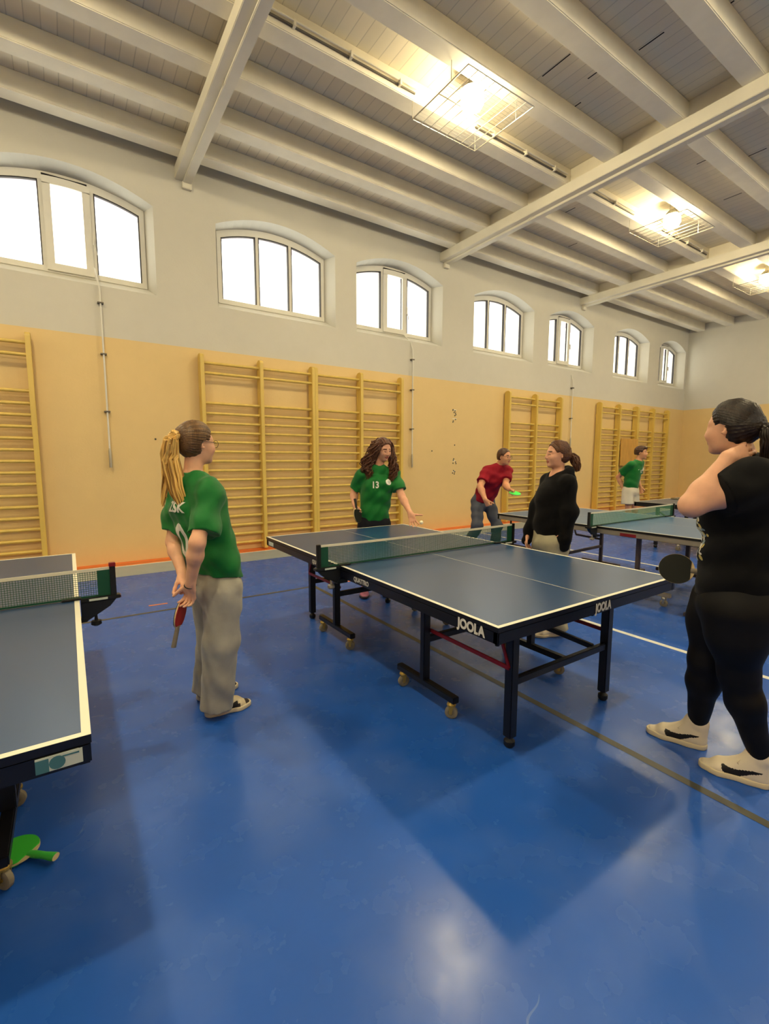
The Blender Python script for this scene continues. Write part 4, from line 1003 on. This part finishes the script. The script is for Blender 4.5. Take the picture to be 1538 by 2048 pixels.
# ---- girl in shirt 13 behind the far end of the table
def girl13():
    t = person('girl in a green shirt with number 13 and long curly hair, behind the table', .52, 1.56)
    F = nrm((-.42, -.91, 0)); Lf = np.cross((0, 0, 1), F)
    c0 = A((.537, 1.530, 0)); shR = tuple(c0-Lf*.172+A((0, .01, 1.285))); shL = tuple(c0+Lf*.172+A((0, -.02, 1.285)))
    elR, wrR = (.366, 1.74, 1.075), (.300, 1.620, .975); elL, wrL = (.700, 1.315, 1.065), (.665, 1.115, .905)
    neck = (.548, 1.522, 1.375); H = Head((.566, 1.470, 1.558), (.02, -.90, -.30), .94, .05)
    S = SDF(); secs = [((.515, 1.56, .82), .15, .10), ((.52, 1.56, .95), .13, .09), ((.535, 1.53, 1.2), .14, .10), ((.54, 1.53, 1.30), .11, .07)]
    add_torso(S, secs, Lf, neck, shL, shR, .04); add_arm(S, shR, elR, wrR, (.044, .036, .037, .024)); add_arm(S, shL, elL, wrL, (.044, .036, .037, .024))
    hand(S, wrL, (.02, -.45, -.88), (-.52, -.74, .40), 'L', (.15, .25, .2), .95, (.35, .9, .15), .28, 0.)
    hand(S, wrR, (-.10, -.45, -.86), (.86, -.45, .14), 'R', (.7, .9, .6), .95, (.7, .3, .5))
    kn = A((0, -.02, .45))
    for sgn, hx in ((1, .09), (-1, -.09)):
        hp = A((.515, 1.56, .82))+Lf*hx; an = A((.50, 1.50, .07))+Lf*hx*1.1; add_leg(S, hp, (hp+an)/2+F*.02, an)
    add_head(S, H, neck, .047)
    S.mesh('body', .006, [S_B, M_lip, H_brown, H_brown], t, face_pick(H))
    J = SDF(); js = [((.512, 1.560, .80), .158, .120), ((.515, 1.558, .93), .152, .112), ((.528, 1.538, 1.08), .158, .118), ((.536, 1.530, 1.19), .166, .118), ((.543, 1.53, 1.29), .12, .075)]
    for a, b in zip(js[:-1], js[1:]): J.ecap(a[0], b[0], (a[1], a[2]), (b[1], b[2]), Lf, .05)
    for sg in (-1, 1): J.ell(c0+F*.075+Lf*sg*.072+A((0, 0, 1.175)), (F, Lf, (0, 0, 1)), (.055, .068, .06), .05)
    for sh in (shL, shR): J.cap(A(neck)-A((0, 0, .03)), sh, .056, .052, .05)
    sleeve(J, shR, elR, .72, .060, .072, F); sleeve(J, shL, elL, .72, .060, .074, F)
    J.cap(A(neck)+A((0, 0, .005)), A(neck)+A((0, 0, .2))+F*.05, .052, .062, .008, '-'); J.plane((0, 0, .80), (0, 0, -1))
    J.disp(folds(((.3, .1, .95), .15, .0055, .9, 1.3), ((-.7, .2, .65), .085, .0028, 2.4, 1.2)))
    J.mesh('jersey', .006, M_jersey, t); bv = J.bvh(); xd = tuple(nrm(np.cross((0, 0, 1), F)))
    p = A((.530, 1.535, 1.185))+F*.12-Lf*.035; lettering('13', .095, tuple(p), xd, (0, 0, 1), M_print, 'number_print', t, .03, .85, 0, bv, .002)
    p = A((.530, 1.535, 1.215))+F*.12+Lf*.105; m = text_mesh('●', .05, 0); bpy.data.meshes.remove(m)
    bd = MB(); hit = bv.ray_cast(V(p+F*.2), V(-F), .6); q = A(hit[0]) if hit[0] is not None else p; nn = A(hit[1]) if hit[0] is not None else F
    bd.lathe(q+nn*.002-A(t.location), nn, [(-.012, .033), (.001, .033), (.0015, .030)], M_print, 20); bd.lathe(q+nn*.003-A(t.location), nn, [(0, .018), (.0015, .017)], M_printg, 12); bd.build('badge', t)
    Q = SDF(); Q.ecap((.513, 1.562, .90), (.513, 1.562, .74), (.150, .108), (.166, .122), Lf, .03)
    for sgn in (-1, 1):
        hp = A((.513, 1.56, .76))+Lf*.085*sgn; Q.ecap(hp, hp+A((0, -.01, -.26))+Lf*.02*sgn, (.095, .10), (.10, .105), Lf, .03, flat='end')
    Q.mesh('shorts', .008, [M_bshort, M_print], t, lambda P: np.where(np.abs(np.abs((P-A((.513, 1.56, 0)))@Lf)-.150)+np.abs((P-A((.513, 1.56, 0)))@F)*1.2 < .016, 1, 0))
    for sgn in (-1, 1):
        e = A((.50, 1.55, 0))+Lf*.10*sgn; shoe(t, e, e+F*.25+Lf*.03*sgn, sgn, M_pink, M_pinks, .25, .08, vox=.006, lace=M_print)
    K = SDF(); hair_cap(K, H, .012, nape=-.11); K.disp(strands(H, 24, .0018)); K.mesh('hair', .005, H_brown, t)
    pass
    L1 = [H.p(.01, .045, .105), H.p(.022, .088, .03), (.655, 1.43, 1.46), (.662, 1.405, 1.37), (.640, 1.395, 1.28), (.612, 1.395, 1.205)]
    R1 = [H.p(.01, -.045, .105), H.p(.01, -.092, .03), (.440, 1.545, 1.46), (.405, 1.555, 1.37), (.415, 1.535, 1.30), (.435, 1.505, 1.235)]
    B1 = [H.p(-.06, .0, .09), H.p(-.11, -.01, .0), H.p(-.12, -.02, -.12), H.p(-.10, -.05, -.26)]
    locks('curls', t, H_brown, [(L1, 1.1, .034), (R1, 1.5, .050), (B1, .9, .075)], 70, r=.0066, seed=5, curl=.026, turns=3.8, mats=[H_brown, H_brown, H_mid])
    eyes(H, t)
    racket('black racket hanging from the right hand of girl 13', (.268, 1.500, .872), (.03, -.26, -.96), (.50, -.85, .22), M_blackr, M_blackr, M_black)
girl13()

# ---- man in the red shirt, crouching ready with a green racket
def red_man():
    t = person('man in a red t-shirt and grey track pants crouching ready with a green racket', 2.84, 2.08)
    F = nrm((.10, -.99, 0)); Lf = np.cross((0, 0, 1), F)
    shR, shL = (2.690, 2.015, 1.275), (3.020, 1.930, 1.290); elR, wrR = (2.500, 1.945, 1.080), (2.425, 1.770, .915); elL, wrL = (2.850, 1.800, 1.095), (2.745, 1.640, 1.045)
    neck = (2.850, 1.915, 1.375); H = Head((2.842, 1.835, 1.492), (.12, -.98, -.10), .94)
    hR, hL = (2.720, 2.205, .83), (2.910, 2.175, .83); kR, kL = (2.600, 2.08, .50), (2.905, 1.985, .50); aR, aL = (2.620, 2.36, .08), (3.01, 2.12, .08)
    S = SDF(); secs = [((2.815, 2.19, .84), .15, .10), ((2.825, 2.12, 1.0), .14, .10), ((2.845, 2.0, 1.20), .165, .11), ((2.85, 1.95, 1.29), .13, .08)]
    add_torso(S, secs, Lf, neck, shL, shR, .05); add_arm(S, shR, elR, wrR, (.05, .04, .042, .027)); add_arm(S, shL, elL, wrL, (.05, .04, .042, .027))
    hand(S, wrR, (.25, -.35, -.85), (.80, .1, .2), 'R', (1.2, 1.5, .9), 1.02, (.7, .25, .6))
    hand(S, wrL, (.0, -.92, -.28), (-.8, .0, -.4), 'L', (1.0, 1.2, .7), 1.02, (.8, .3, .4))
    add_leg(S, hR, kR, aR); add_leg(S, hL, kL, aL); add_head(S, H, neck, .056, True)
    S.mesh('body', .007, [S_C, M_lip, H_short, H_short], t, face_pick(H))
    J = SDF(); js = [((2.815, 2.175, .88), .172, .132), ((2.825, 2.12, 1.0), .168, .128), ((2.845, 2.0, 1.20), .182, .128), ((2.852, 1.95, 1.30), .13, .08)]
    for a, b in zip(js[:-1], js[1:]): J.ecap(a[0], b[0], (a[1], a[2]), (b[1], b[2]), Lf, .05)
    for sh in (shL, shR): J.cap(A(neck)-A((0, 0, .03)), sh, .064, .064, .05)
    sleeve(J, shR, elR, .66, .070, .080, F); sleeve(J, shL, elL, .66, .070, .080, F)
    J.cap(A(neck)+A((0, -.01, .01)), A(neck)+A((0, -.1, .2)), .060, .07, .008, '-'); J.plane((2.8, 2.16, .862), (0, .35, -1)); J.disp(folds(((.3, .4, .85), .15, .006, .3, 1.2), ((-.6, .1, .7), .09, .003, 1, 1.2)))
    J.mesh('t_shirt', .008, M_crimson, t)
    Q = SDF(); Q.ecap((2.816, 2.185, .93), (2.815, 2.195, .82), (.152, .115), (.165, .125), Lf, .04)
    for h, k, a in ((hR, kR, aR), (hL, kL, aL)):
        Q.ecap(h, k, (.098, .098), (.078, .078), Lf, .04); Q.ecap(k, a, (.078, .078), (.066, .066), Lf, .03)
    Q.disp(folds(((.2, .3, .93), .14, .005, .2, 1.2))); Q.mesh('track_pants', .008, M_slate, t)
    for a, s in ((aR, -1), (aL, 1)): e = A((a[0], a[1]+.05, 0)); shoe(t, e, e+F*.28+Lf*.03*s, s, M_shoek, M_sole, .28, .085, vox=.007, swoosh=False)
    K = SDF(); hair_cap(K, H, .007, nape=-.055); K.disp(strands(H, 40, .0012)); K.mesh('hair', .006, H_short, t)
    eyes(H, t); glasses(H, t)
    racket('vivid green racket held out by the man in the red t-shirt', (2.720, 1.520, 1.005), (-.22, -.92, -.28), (-.10, -.32, .94), M_greenf, M_greenf, M_gripg)
red_man()

# ---- girl in the black hoodie beside the table
def hoodie_girl():
    t = person('girl in a black hoodie and pale sweatpants standing beside the middle table, arms hanging', 1.11, -.26)
    F = nrm((-.90, .40, 0)); Lf = np.cross((0, 0, 1), F)
    c0 = A((1.122, -.277, 0)); shL = tuple(c0+Lf*.145+A((0, 0, 1.275))); shR = tuple(c0-Lf*.145+A((0, 0, 1.275)))
    elR, wrR = (1.085, -.115, 1.065), (1.045, -.070, .845); elL, wrL = (1.052, -.444, 1.050), (1.044, -.420, .835)
    neck = (1.138, -.260, 1.352); H = Head((1.112, -.268, 1.498), (-.86, .50, -.03), .89)
    S = SDF(); secs = [((1.10, -.245, .80), .15, .10), ((1.10, -.25, .95), .13, .09), ((1.115, -.27, 1.2), .14, .10), ((1.12, -.275, 1.29), .11, .07)]
    add_torso(S, secs, Lf, neck, shL, shR, .04); add_arm(S, shR, elR, wrR, (.04, .034, .036, .024)); add_arm(S, shL, elL, wrL, (.04, .034, .036, .024))
    hand(S, A(wrR)+A((-.01, 0, -.02)), (-.15, .0, -.98), (.2, -.95, 0), 'R', (.3, .4, .3), .92); hand(S, A(wrL)+A((0, 0, .05)), (-.10, .15, -.95), (.3, .9, 0), 'L', (.3, .4, .3), .58)
    for sgn in (-1, 1):
        hp = A((1.10, -.245, .80))+Lf*.085*sgn; an = A((1.13, -.255, .08))+Lf*.10*sgn; add_leg(S, hp, (hp+an)/2, an)
    add_head(S, H, neck, .046)
    S.mesh('body', .0055, [S_B, M_lip, H_mid, H_mid], t, face_pick(H))
    J = SDF(); js = [((1.096, -.250, .855), .142, .118), ((1.094, -.252, .93), .154, .128), ((1.100, -.262, 1.10), .150, .130), ((1.112, -.270, 1.20), .146, .115), ((1.125, -.272, 1.28), .10, .07)]
    for a, b in zip(js[:-1], js[1:]): J.ecap(a[0], b[0], (a[1], a[2]), (b[1], b[2]), Lf, .06)
    for sh, el, wr in ((shL, elL, wrL), (shR, elR, wrR)):
        J.cap(A(neck)-A((0, 0, .055)), sh, .058, .058, .05); sh, el, wr = A(sh), A(el), A(wr)
        J.cap(sh, el, .060, .058, .04); J.cap(el, wr+(wr-el)*.02, .058, .050, .04); J.ecap(wr, wr+(wr-el)*.34, (.044, .044), (.042, .042), F, .02)
    for i in range(14):                        # hood lying round the neck
        a = 2*PI*i/14; b = 2*PI*(i+1)/14; q = lambda w: A(neck)+F*.066*math.cos(w)+Lf*.088*math.sin(w)+A((0, 0, -.012-.032*math.cos(w)))-F*.018
        J.cap(q(a), q(b), .022+.014*(1-math.cos(a))/2, .022+.014*(1-math.cos(b))/2, .015)
    J.ell(A(neck)-F*.095+A((0, 0, -.055)), (F, Lf, (0, 0, 1)), (.045, .09, .06), .03)
    J.cap(A(neck)+F*.03+A((0, 0, -.03)), A(neck)+F*.045+A((0, 0, .2)), .040, .066, .008, '-')
    J.disp(folds(((.3, .2, .9), .17, .004, .3, 1.3), ((-.6, .3, .7), .10, .003, 1.1, 1.3)))
    J.mesh('hoodie', .006, M_hood, t)
    Q = SDF(); Q.ecap((1.098, -.245, .92), (1.10, -.245, .78), (.150, .118), (.170, .135), Lf, .03)
    for sgn in (-1, 1):
        hp = A((1.10, -.245, .78))+Lf*.085*sgn; an = A((1.13, -.255, .06))+Lf*.10*sgn; Q.ecap(hp, (hp+an)/2, (.095, .105), (.092, .098), Lf, .03); Q.ecap((hp+an)/2, an, (.092, .098), (.085, .09), Lf, .03, flat='end')
    Q.disp(folds(((.2, .3, .93), .18, .006, .2, 1.2), ((.8, .4, .2), .08, .003, .2, 1.))); Q.mesh('sweatpants', .007, M_sweat2, t)
    for sgn in (-1, 1): e = A((1.165, -.265, 0))+Lf*.105*sgn; shoe(t, e, e+F*.25, sgn, M_shoew, M_sole, .25, .085, vox=.006, swoosh=False)
    K = SDF(); hair_cap(K, H, .008, nape=-.080); K.ell(H.p(-.088, 0, -.005), H.ax(), (.030, .042, .045), .03); K.disp(strands(H, 30, .0012)); K.mesh('hair', .005, H_mid, t)
    b = H.p(-.105, .0, -.01); locks('ponytail', t, H_mid, [([b, b+A((.030, -.025, -.015)), b+A((.042, -.045, -.07)), b+A((.050, -.060, -.135))], 1, .026)], 70, r=.0062, seed=8, curl=.008, turns=1.5, mats=[H_mid, H_mid, H_brown])
    combed(t, H, b, [H_mid, H_mid, H_brown], 110, 3, .008)
    m = MB(); m.lathe(b+A((.008, -.006, 0))-A(t.location), nrm(A((.75, -.6, 0))), [(-.008, .018), (-.005, .025), (.005, .025), (.008, .018)], M_tieb, 14); m.build('hair_tie', t, smooth=True)
    eyes(H, t)
hoodie_girl()

# ---- boy in green and white at the far table
def boy():
    t = person('boy in a green shirt and white shorts standing behind the far grey table', 6.58, 2.05)
    F = nrm((.12, -.99, 0)); Lf = np.cross((0, 0, 1), F)
    c0 = A((6.605, 1.99, 0)); shR = tuple(c0-Lf*.17+A((0, .02, 1.355))); shL = tuple(c0+Lf*.17+A((0, -.02, 1.365)))
    elR, wrR = (6.475, 2.235, 1.125), (6.490, 2.12, .885); elL, wrL = (6.81, 2.06, 1.10), (6.74, 1.93, .93)
    neck = (6.625, 1.945, 1.440); H = Head((6.640, 1.915, 1.582), (.22, -.97, -.03), .98)
    hR, hL = (6.50, 2.05, .87), (6.67, 2.03, .87); aR, aL = (6.50, 2.07, .08), (6.71, 2.05, .08)
    S = SDF(); secs = [((6.585, 2.04, .88), .14, .095), ((6.585, 2.03, 1.05), .125, .085), ((6.60, 2.0, 1.27), .15, .10), ((6.615, 1.97, 1.37), .11, .07)]
    add_torso(S, secs, Lf, neck, shL, shR, .045); add_arm(S, shR, elR, wrR, (.044, .036, .038, .025)); add_arm(S, shL, elL, wrL, (.044, .036, .038, .025))
    hand(S, wrR, (.25, -.30, -.90), (.9, .2, .1), 'R', (.4, .5, .3), 1.); hand(S, wrL, (-.2, -.3, -.9), (-.9, 0, 0), 'L', (.5, .6, .4), 1.)
    add_leg(S, hR, (6.51, 2.02, .48), aR); add_leg(S, hL, (6.69, 1.99, .48), aL); add_head(S, H, neck, .05, True)
    S.mesh('body', .009, [S_C, M_lip, H_short, H_short], t, face_pick(H))
    J = SDF(); js = [((6.58, 2.04, .93), .160, .118), ((6.585, 2.03, 1.05), .158, .115), ((6.602, 2.0, 1.27), .172, .120), ((6.615, 1.97, 1.37), .12, .08)]
    for a, b in zip(js[:-1], js[1:]): J.ecap(a[0], b[0], (a[1], a[2]), (b[1], b[2]), Lf, .05)
    for sh in (shL, shR): J.cap(A(neck)-A((0, 0, .035)), sh, .058, .058, .05)
    sleeve(J, shR, elR, .66, .064, .076, F); sleeve(J, shL, elL, .66, .064, .076, F); J.cap(A(neck)+A((0, 0, .0)), A(neck)+A((0, -.05, .2)), .054, .06, .008, '-'); J.plane((0, 0, .925), (0, 0, -1)); J.disp(folds(((.3, .2, .9), .15, .006, .3, 1.2)))
    J.mesh('jersey', .009, M_jersey, t); bv = J.bvh(); xd = tuple(nrm(np.cross((0, 0, 1), F)))
    lettering('12', .075, tuple(A((6.60, 1.99, 1.235))+F*.12-Lf*.01), xd, (0, 0, 1), M_print, 'number_print', t, .03, .9, 0, bv, .003)
    m = MB(); hit = bv.ray_cast(V(A((6.60, 1.99, 1.275))+F*.4+Lf*.085), V(-F), .6); q = A(hit[0]) if hit[0] is not None else A((6.69, 1.87, 1.275)); m.lathe(q+F*.003-A(t.location), F, [(-.01, .03), (.001, .03)], M_print, 14); m.build('badge', t)
    m = MB(); hit = bv.ray_cast(V(A((6.60, 1.99, 1.27))+F*.4-Lf*.085), V(-F), .6); q = A(hit[0]) if hit[0] is not None else A((6.52, 1.87, 1.27)); q = q+F*.003-A(t.location)
    m.prism([tuple(q+Lf*a+A((0, 0, b))) for a, b in ((.022, .012), (-.010, -.008), (-.02, -.004), (-.022, .006), (-.016, -.001), (-.008, -.003))], tuple(F*.003), M_print); m.build('chest_mark', t)
    Q = SDF(); Q.ecap((6.583, 2.04, .99), (6.583, 2.04, .86), (.145, .11), (.160, .122), Lf, .03)
    for h, s in ((hR, -1), (hL, 1)): Q.ecap(h, A(h)+A((0, -.01, -.25))+Lf*.015*s, (.092, .10), (.098, .105), Lf, .03, flat='end')
    Q.mesh('shorts', .009, M_wshort, t)
    for a, s in ((aR, -1), (aL, 1)): e = A((a[0], a[1]+.05, 0)); shoe(t, e, e+F*.27+Lf*.03*s, s, M_shoew, M_sole, .27, .085, vox=.008, swoosh=False)
    K = SDF(); hair_cap(K, H, .014, nape=-.04); K.ell(H.p(.045, 0, .095), H.ax(), (.055, .066, .030), .02); K.disp(strands(H, 24, .002)); K.mesh('hair', .008, H_short, t)
    eyes(H, t)
boy()

# ---- woman in black at the right, hand on her nape
def woman():
    t = person('woman in black t-shirt and leggings at the right edge, left hand on her nape', .28, -1.83)
    F = nrm((-.30, .954, 0)); Lf = np.cross((0, 0, 1), F)
    c0 = A((.288, -1.850, 0)); shL = (.150, -1.910, 1.370); shR = tuple(c0-Lf*.175+A((0, 0, 1.365)))
    elL, wrL = (-.020, -1.752, 1.266), (.100, -1.826, 1.467); elR, wrR = (.510, -1.90, 1.10), (.424, -1.790, .930)
    neck = (.297, -1.825, 1.435); H = Head((.254, -1.774, 1.600), (.17, .985, -.05), .965)
    hF, hB = (.285, -1.76, .80), (.235, -1.89, .80)
    hR, hL = tuple(A((.30, -1.835, .80))-Lf*.09), tuple(A((.272, -1.845, .80))+Lf*.09)
    # her right leg stands a little ahead, the left one nearer the viewer
    kR, aR = (.330, -1.725, .48), (.377, -1.692, .10); kL, aL = (.235, -1.888, .50), (.299, -1.975, .10)
    S = SDF(); secs = [((.285, -1.84, .85), .165, .12), ((.282, -1.845, 1.0), .15, .115), ((.285, -1.85, 1.25), .16, .12), ((.29, -1.845, 1.36), .12, .08)]
    add_torso(S, secs, Lf, neck, shL, shR, .05); add_arm(S, shL, elL, wrL, (.058, .046, .045, .027)); add_arm(S, shR, elR, wrR, (.055, .045, .045, .027))
    hand(S, wrL, (.90, -.36, .24), (.35, .90, -.2), 'L', ((.10, .25, .2), (.15, .3, .25), (.2, .35, .3), (.3, .4, .3)), .98, (.55, .5, .4), .10)
    hand(S, wrR, (-.33, .93, -.14), (-.94, -.33, 0), 'R', ((.5, .5, .3), (1.2, 1.4, .8), (1.25, 1.45, .9), (1.3, 1.5, .9)), .97, (.8, .25, .5))
    add_leg(S, hR, kR, aR, (.07, .05, .05, .034)); add_leg(S, hL, kL, aL, (.07, .05, .05, .034)); add_head(S, H, neck, .052)
    S.mesh('body', .0045, [S_A, M_lip, H_dark, H_dark], t, face_pick(H))
    J = SDF(); js = [((.280, -1.835, .84), .175, .150), ((.283, -1.842, .95), .170, .145), ((.285, -1.842, 1.08), .165, .140), ((.286, -1.848, 1.25), .172, .145), ((.293, -1.845, 1.37), .125, .085)]
    for a, b in zip(js[:-1], js[1:]): J.ecap(a[0], b[0], (a[1], a[2]), (b[1], b[2]), Lf, .06)
    J.ell(A((.287, -1.848, 1.215))+F*.10, (F, Lf, (0, 0, 1)), (.075, .13, .085), .06)
    for sh in (shL, shR): J.cap(A(neck)-A((0, 0, .02)), sh, .064, .066, .06)
    J.cap(shL, A(shL)+(A(elL)-A(shL))*.30, .082, .088, .05)
    sleeve(J, shL, elL, .52, .082, .092, (0, 0, 1)); sleeve(J, shR, elR, .70, .075, .085, F)
    J.cap(A(neck)+A((-.01, .02, .012)), A(neck)+A((-.03, .08, .2)), .058, .068, .008, '-'); J.plane((0, 0, .835), (0, 0, -1))
    J.disp(folds(((.3, .3, .88), .17, .006, .6, 1.2), ((-.5, .3, .7), .09, .003, 1.8, 1.3)))
    J.mesh('t_shirt', .0055, M_tee, t); bv = J.bvh()
    # pale printed picture and lettering down the front, seen edge-on
    G = MB(); R = random.Random(4); cols = [M_print, M_printy, M_printb, M_label]
    def spot(u, z, ru, rz, m_):
        N = 10; ring = []
        for k in range(N):
            a = 2*PI*k/N; p = A((.287, -1.848, z+rz*math.sin(a)))+Lf*(u+ru*math.cos(a))+F*.40
            h = bv.ray_cast(V(p), V(-F), .6)
            if h[0] is None: return
            ring.append(tuple(A(h[0])+F*.002-A(t.location)))
        G.add(ring, [tuple(range(N))], m_)
    for i in range(110): spot(R.uniform(-.085, .095), R.uniform(1.00, 1.21), R.uniform(.005, .012), R.uniform(.005, .014), R.choice(cols))
    G.build('front_print', t)
    lettering('MUSIC', .07, tuple(A((.287, -1.848, .95))+F*.3), tuple(nrm(np.cross((0, 0, 1), F))), (0, 0, 1), M_printy, 'front_lettering', t, .03, 1., 0, bv, .002) if False else None
    Q = SDF(); Q.ecap((.283, -1.84, .96), (.288, -1.845, .80), (.158, .128), (.185, .160), Lf, .04)
    Q.ell(A((.288, -1.845, .80))-F*.07, (F, Lf, (0, 0, 1)), (.11, .165, .12), .06)
    Q.ell(A(hR)+F*.085+A((0, 0, -.09)), (F, Lf, (0, 0, 1)), (.10, .10, .17), .05)
    for h, k, a in ((A(hR)+F*.05, kR, aR), (hL, kL, aL)):
        h, k, a = A(h), A(k), A(a); m1 = h+(k-h)*.4; Q.cap(h, m1, .120, .110, .05); Q.cap(m1, k, .110, .074, .05)
        m2 = k+(a-k)*.3; Q.cap(k, m2, .072, .070, .04); Q.cap(m2, a+A((0, 0, .038)), .070, .044, .04)
    Q.disp(folds(((.5, .3, .8), .12, .0008, .2, 1.2))); Q.mesh('leggings', .0055, M_legg, t)
    shoe(t, (.392, -1.735), (.306, -1.478), -1, M_shoew, M_sole, .275, .118, hi=True, lace=M_shoew, vox=.0036)
    shoe(t, (.314, -2.020), (.230, -1.765), 1, M_shoew, M_sole, .275, .118, hi=True, lace=M_shoew, vox=.0036)
    K = SDF(); hair_cap(K, H, .006, nape=-.085); K.ell(H.p(-.100, 0, -.005), H.ax(), (.035, .045, .045), .03); K.disp(strands(H, 32, .0013)); K.mesh('hair', .0045, H_dark, t)
    b = H.p(-.122, .0, -.010); locks('ponytail', t, H_dark, [([b, b+A((-.004, -.022, -.012)), b+A((-.006, -.032, -.05)), b+A((.0, -.030, -.11)), b+A((.01, -.022, -.18))], 1, .026)], 80, r=.0062, seed=9, curl=.005, turns=1.2)
    combed(t, H, b, [H_dark, H_dark, H_dark2], 130, 4, .006)
    m = MB(); m.lathe(b-A(t.location), nrm(A((-.2, -.95, -.2))), [(-.010, .018), (-.006, .025), (.006, .025), (.010, .018)], M_tieb, 14); m.build('hair_tie', t, smooth=True)
    eyes(H, t)
    racket('dark grey racket held in the right hand of the woman in black', (.338, -1.555, .905), (-.33, .93, .02), (-.93, -.36, .30), M_blackr, M_redr, M_grip)
H_dark2 = hairmat('espresso hair', (44, 30, 22), .3)
M_printy = mat('yellow print', (206, 186, 110), .6); M_printb = mat('blue grey print', (120, 140, 150), .6)
woman()
# ------------------------------------------------------------------ daylight, camera
w = bpy.data.worlds.new('overcast sky'); SC.world = w; w.use_nodes = True
bg = w.node_tree.nodes['Background']; bg.inputs[0].default_value = (1, .94, .76, 1); bg.inputs[1].default_value = SKY_W
cam = bpy.data.cameras.new('camera'); co = bpy.data.objects.new('camera', cam); C.objects.link(co); SC.camera = co
cam.sensor_fit = 'VERTICAL'; cam.sensor_height = 36; cam.lens = 933.139/2048*36; cam.clip_start = .05
yaw, pit, rol = .5946, -.1135, .0024
cy, sy, cp, sp = math.cos(yaw), math.sin(yaw), math.cos(pit), math.sin(pit)
fw_ = V(sy*cp, cy*cp, sp); rt = V(cy, -sy, 0); up_ = rt.cross(fw_)
r2 = rt*math.cos(rol)+up_*math.sin(rol); u2 = up_*math.cos(rol)-rt*math.sin(rol)
M4 = Matrix((r2, u2, -fw_)).transposed().to_4x4(); M4.translation = V(-2.202, -2.6526, 1.45795); co.matrix_world = M4
SC.view_settings.view_transform = 'Standard'; SC.view_settings.look = 'None'; SC.view_settings.gamma = 1; SC.view_settings.use_curve_mapping = False
SC.view_settings.exposure = EXPO
SC.cycles.max_bounces = 6; SC.cycles.diffuse_bounces = 5; SC.cycles.use_adaptive_sampling = True; SC.cycles.adaptive_threshold = .015; SC.cycles.glossy_bounces = 3; SC.cycles.transparent_max_bounces = 12; SC.cycles.transmission_bounces = 2
SC.cycles.caustics_reflective = False; SC.cycles.caustics_refractive = False; SC.cycles.sample_clamp_indirect = 6
SC.cycles.use_denoising = True
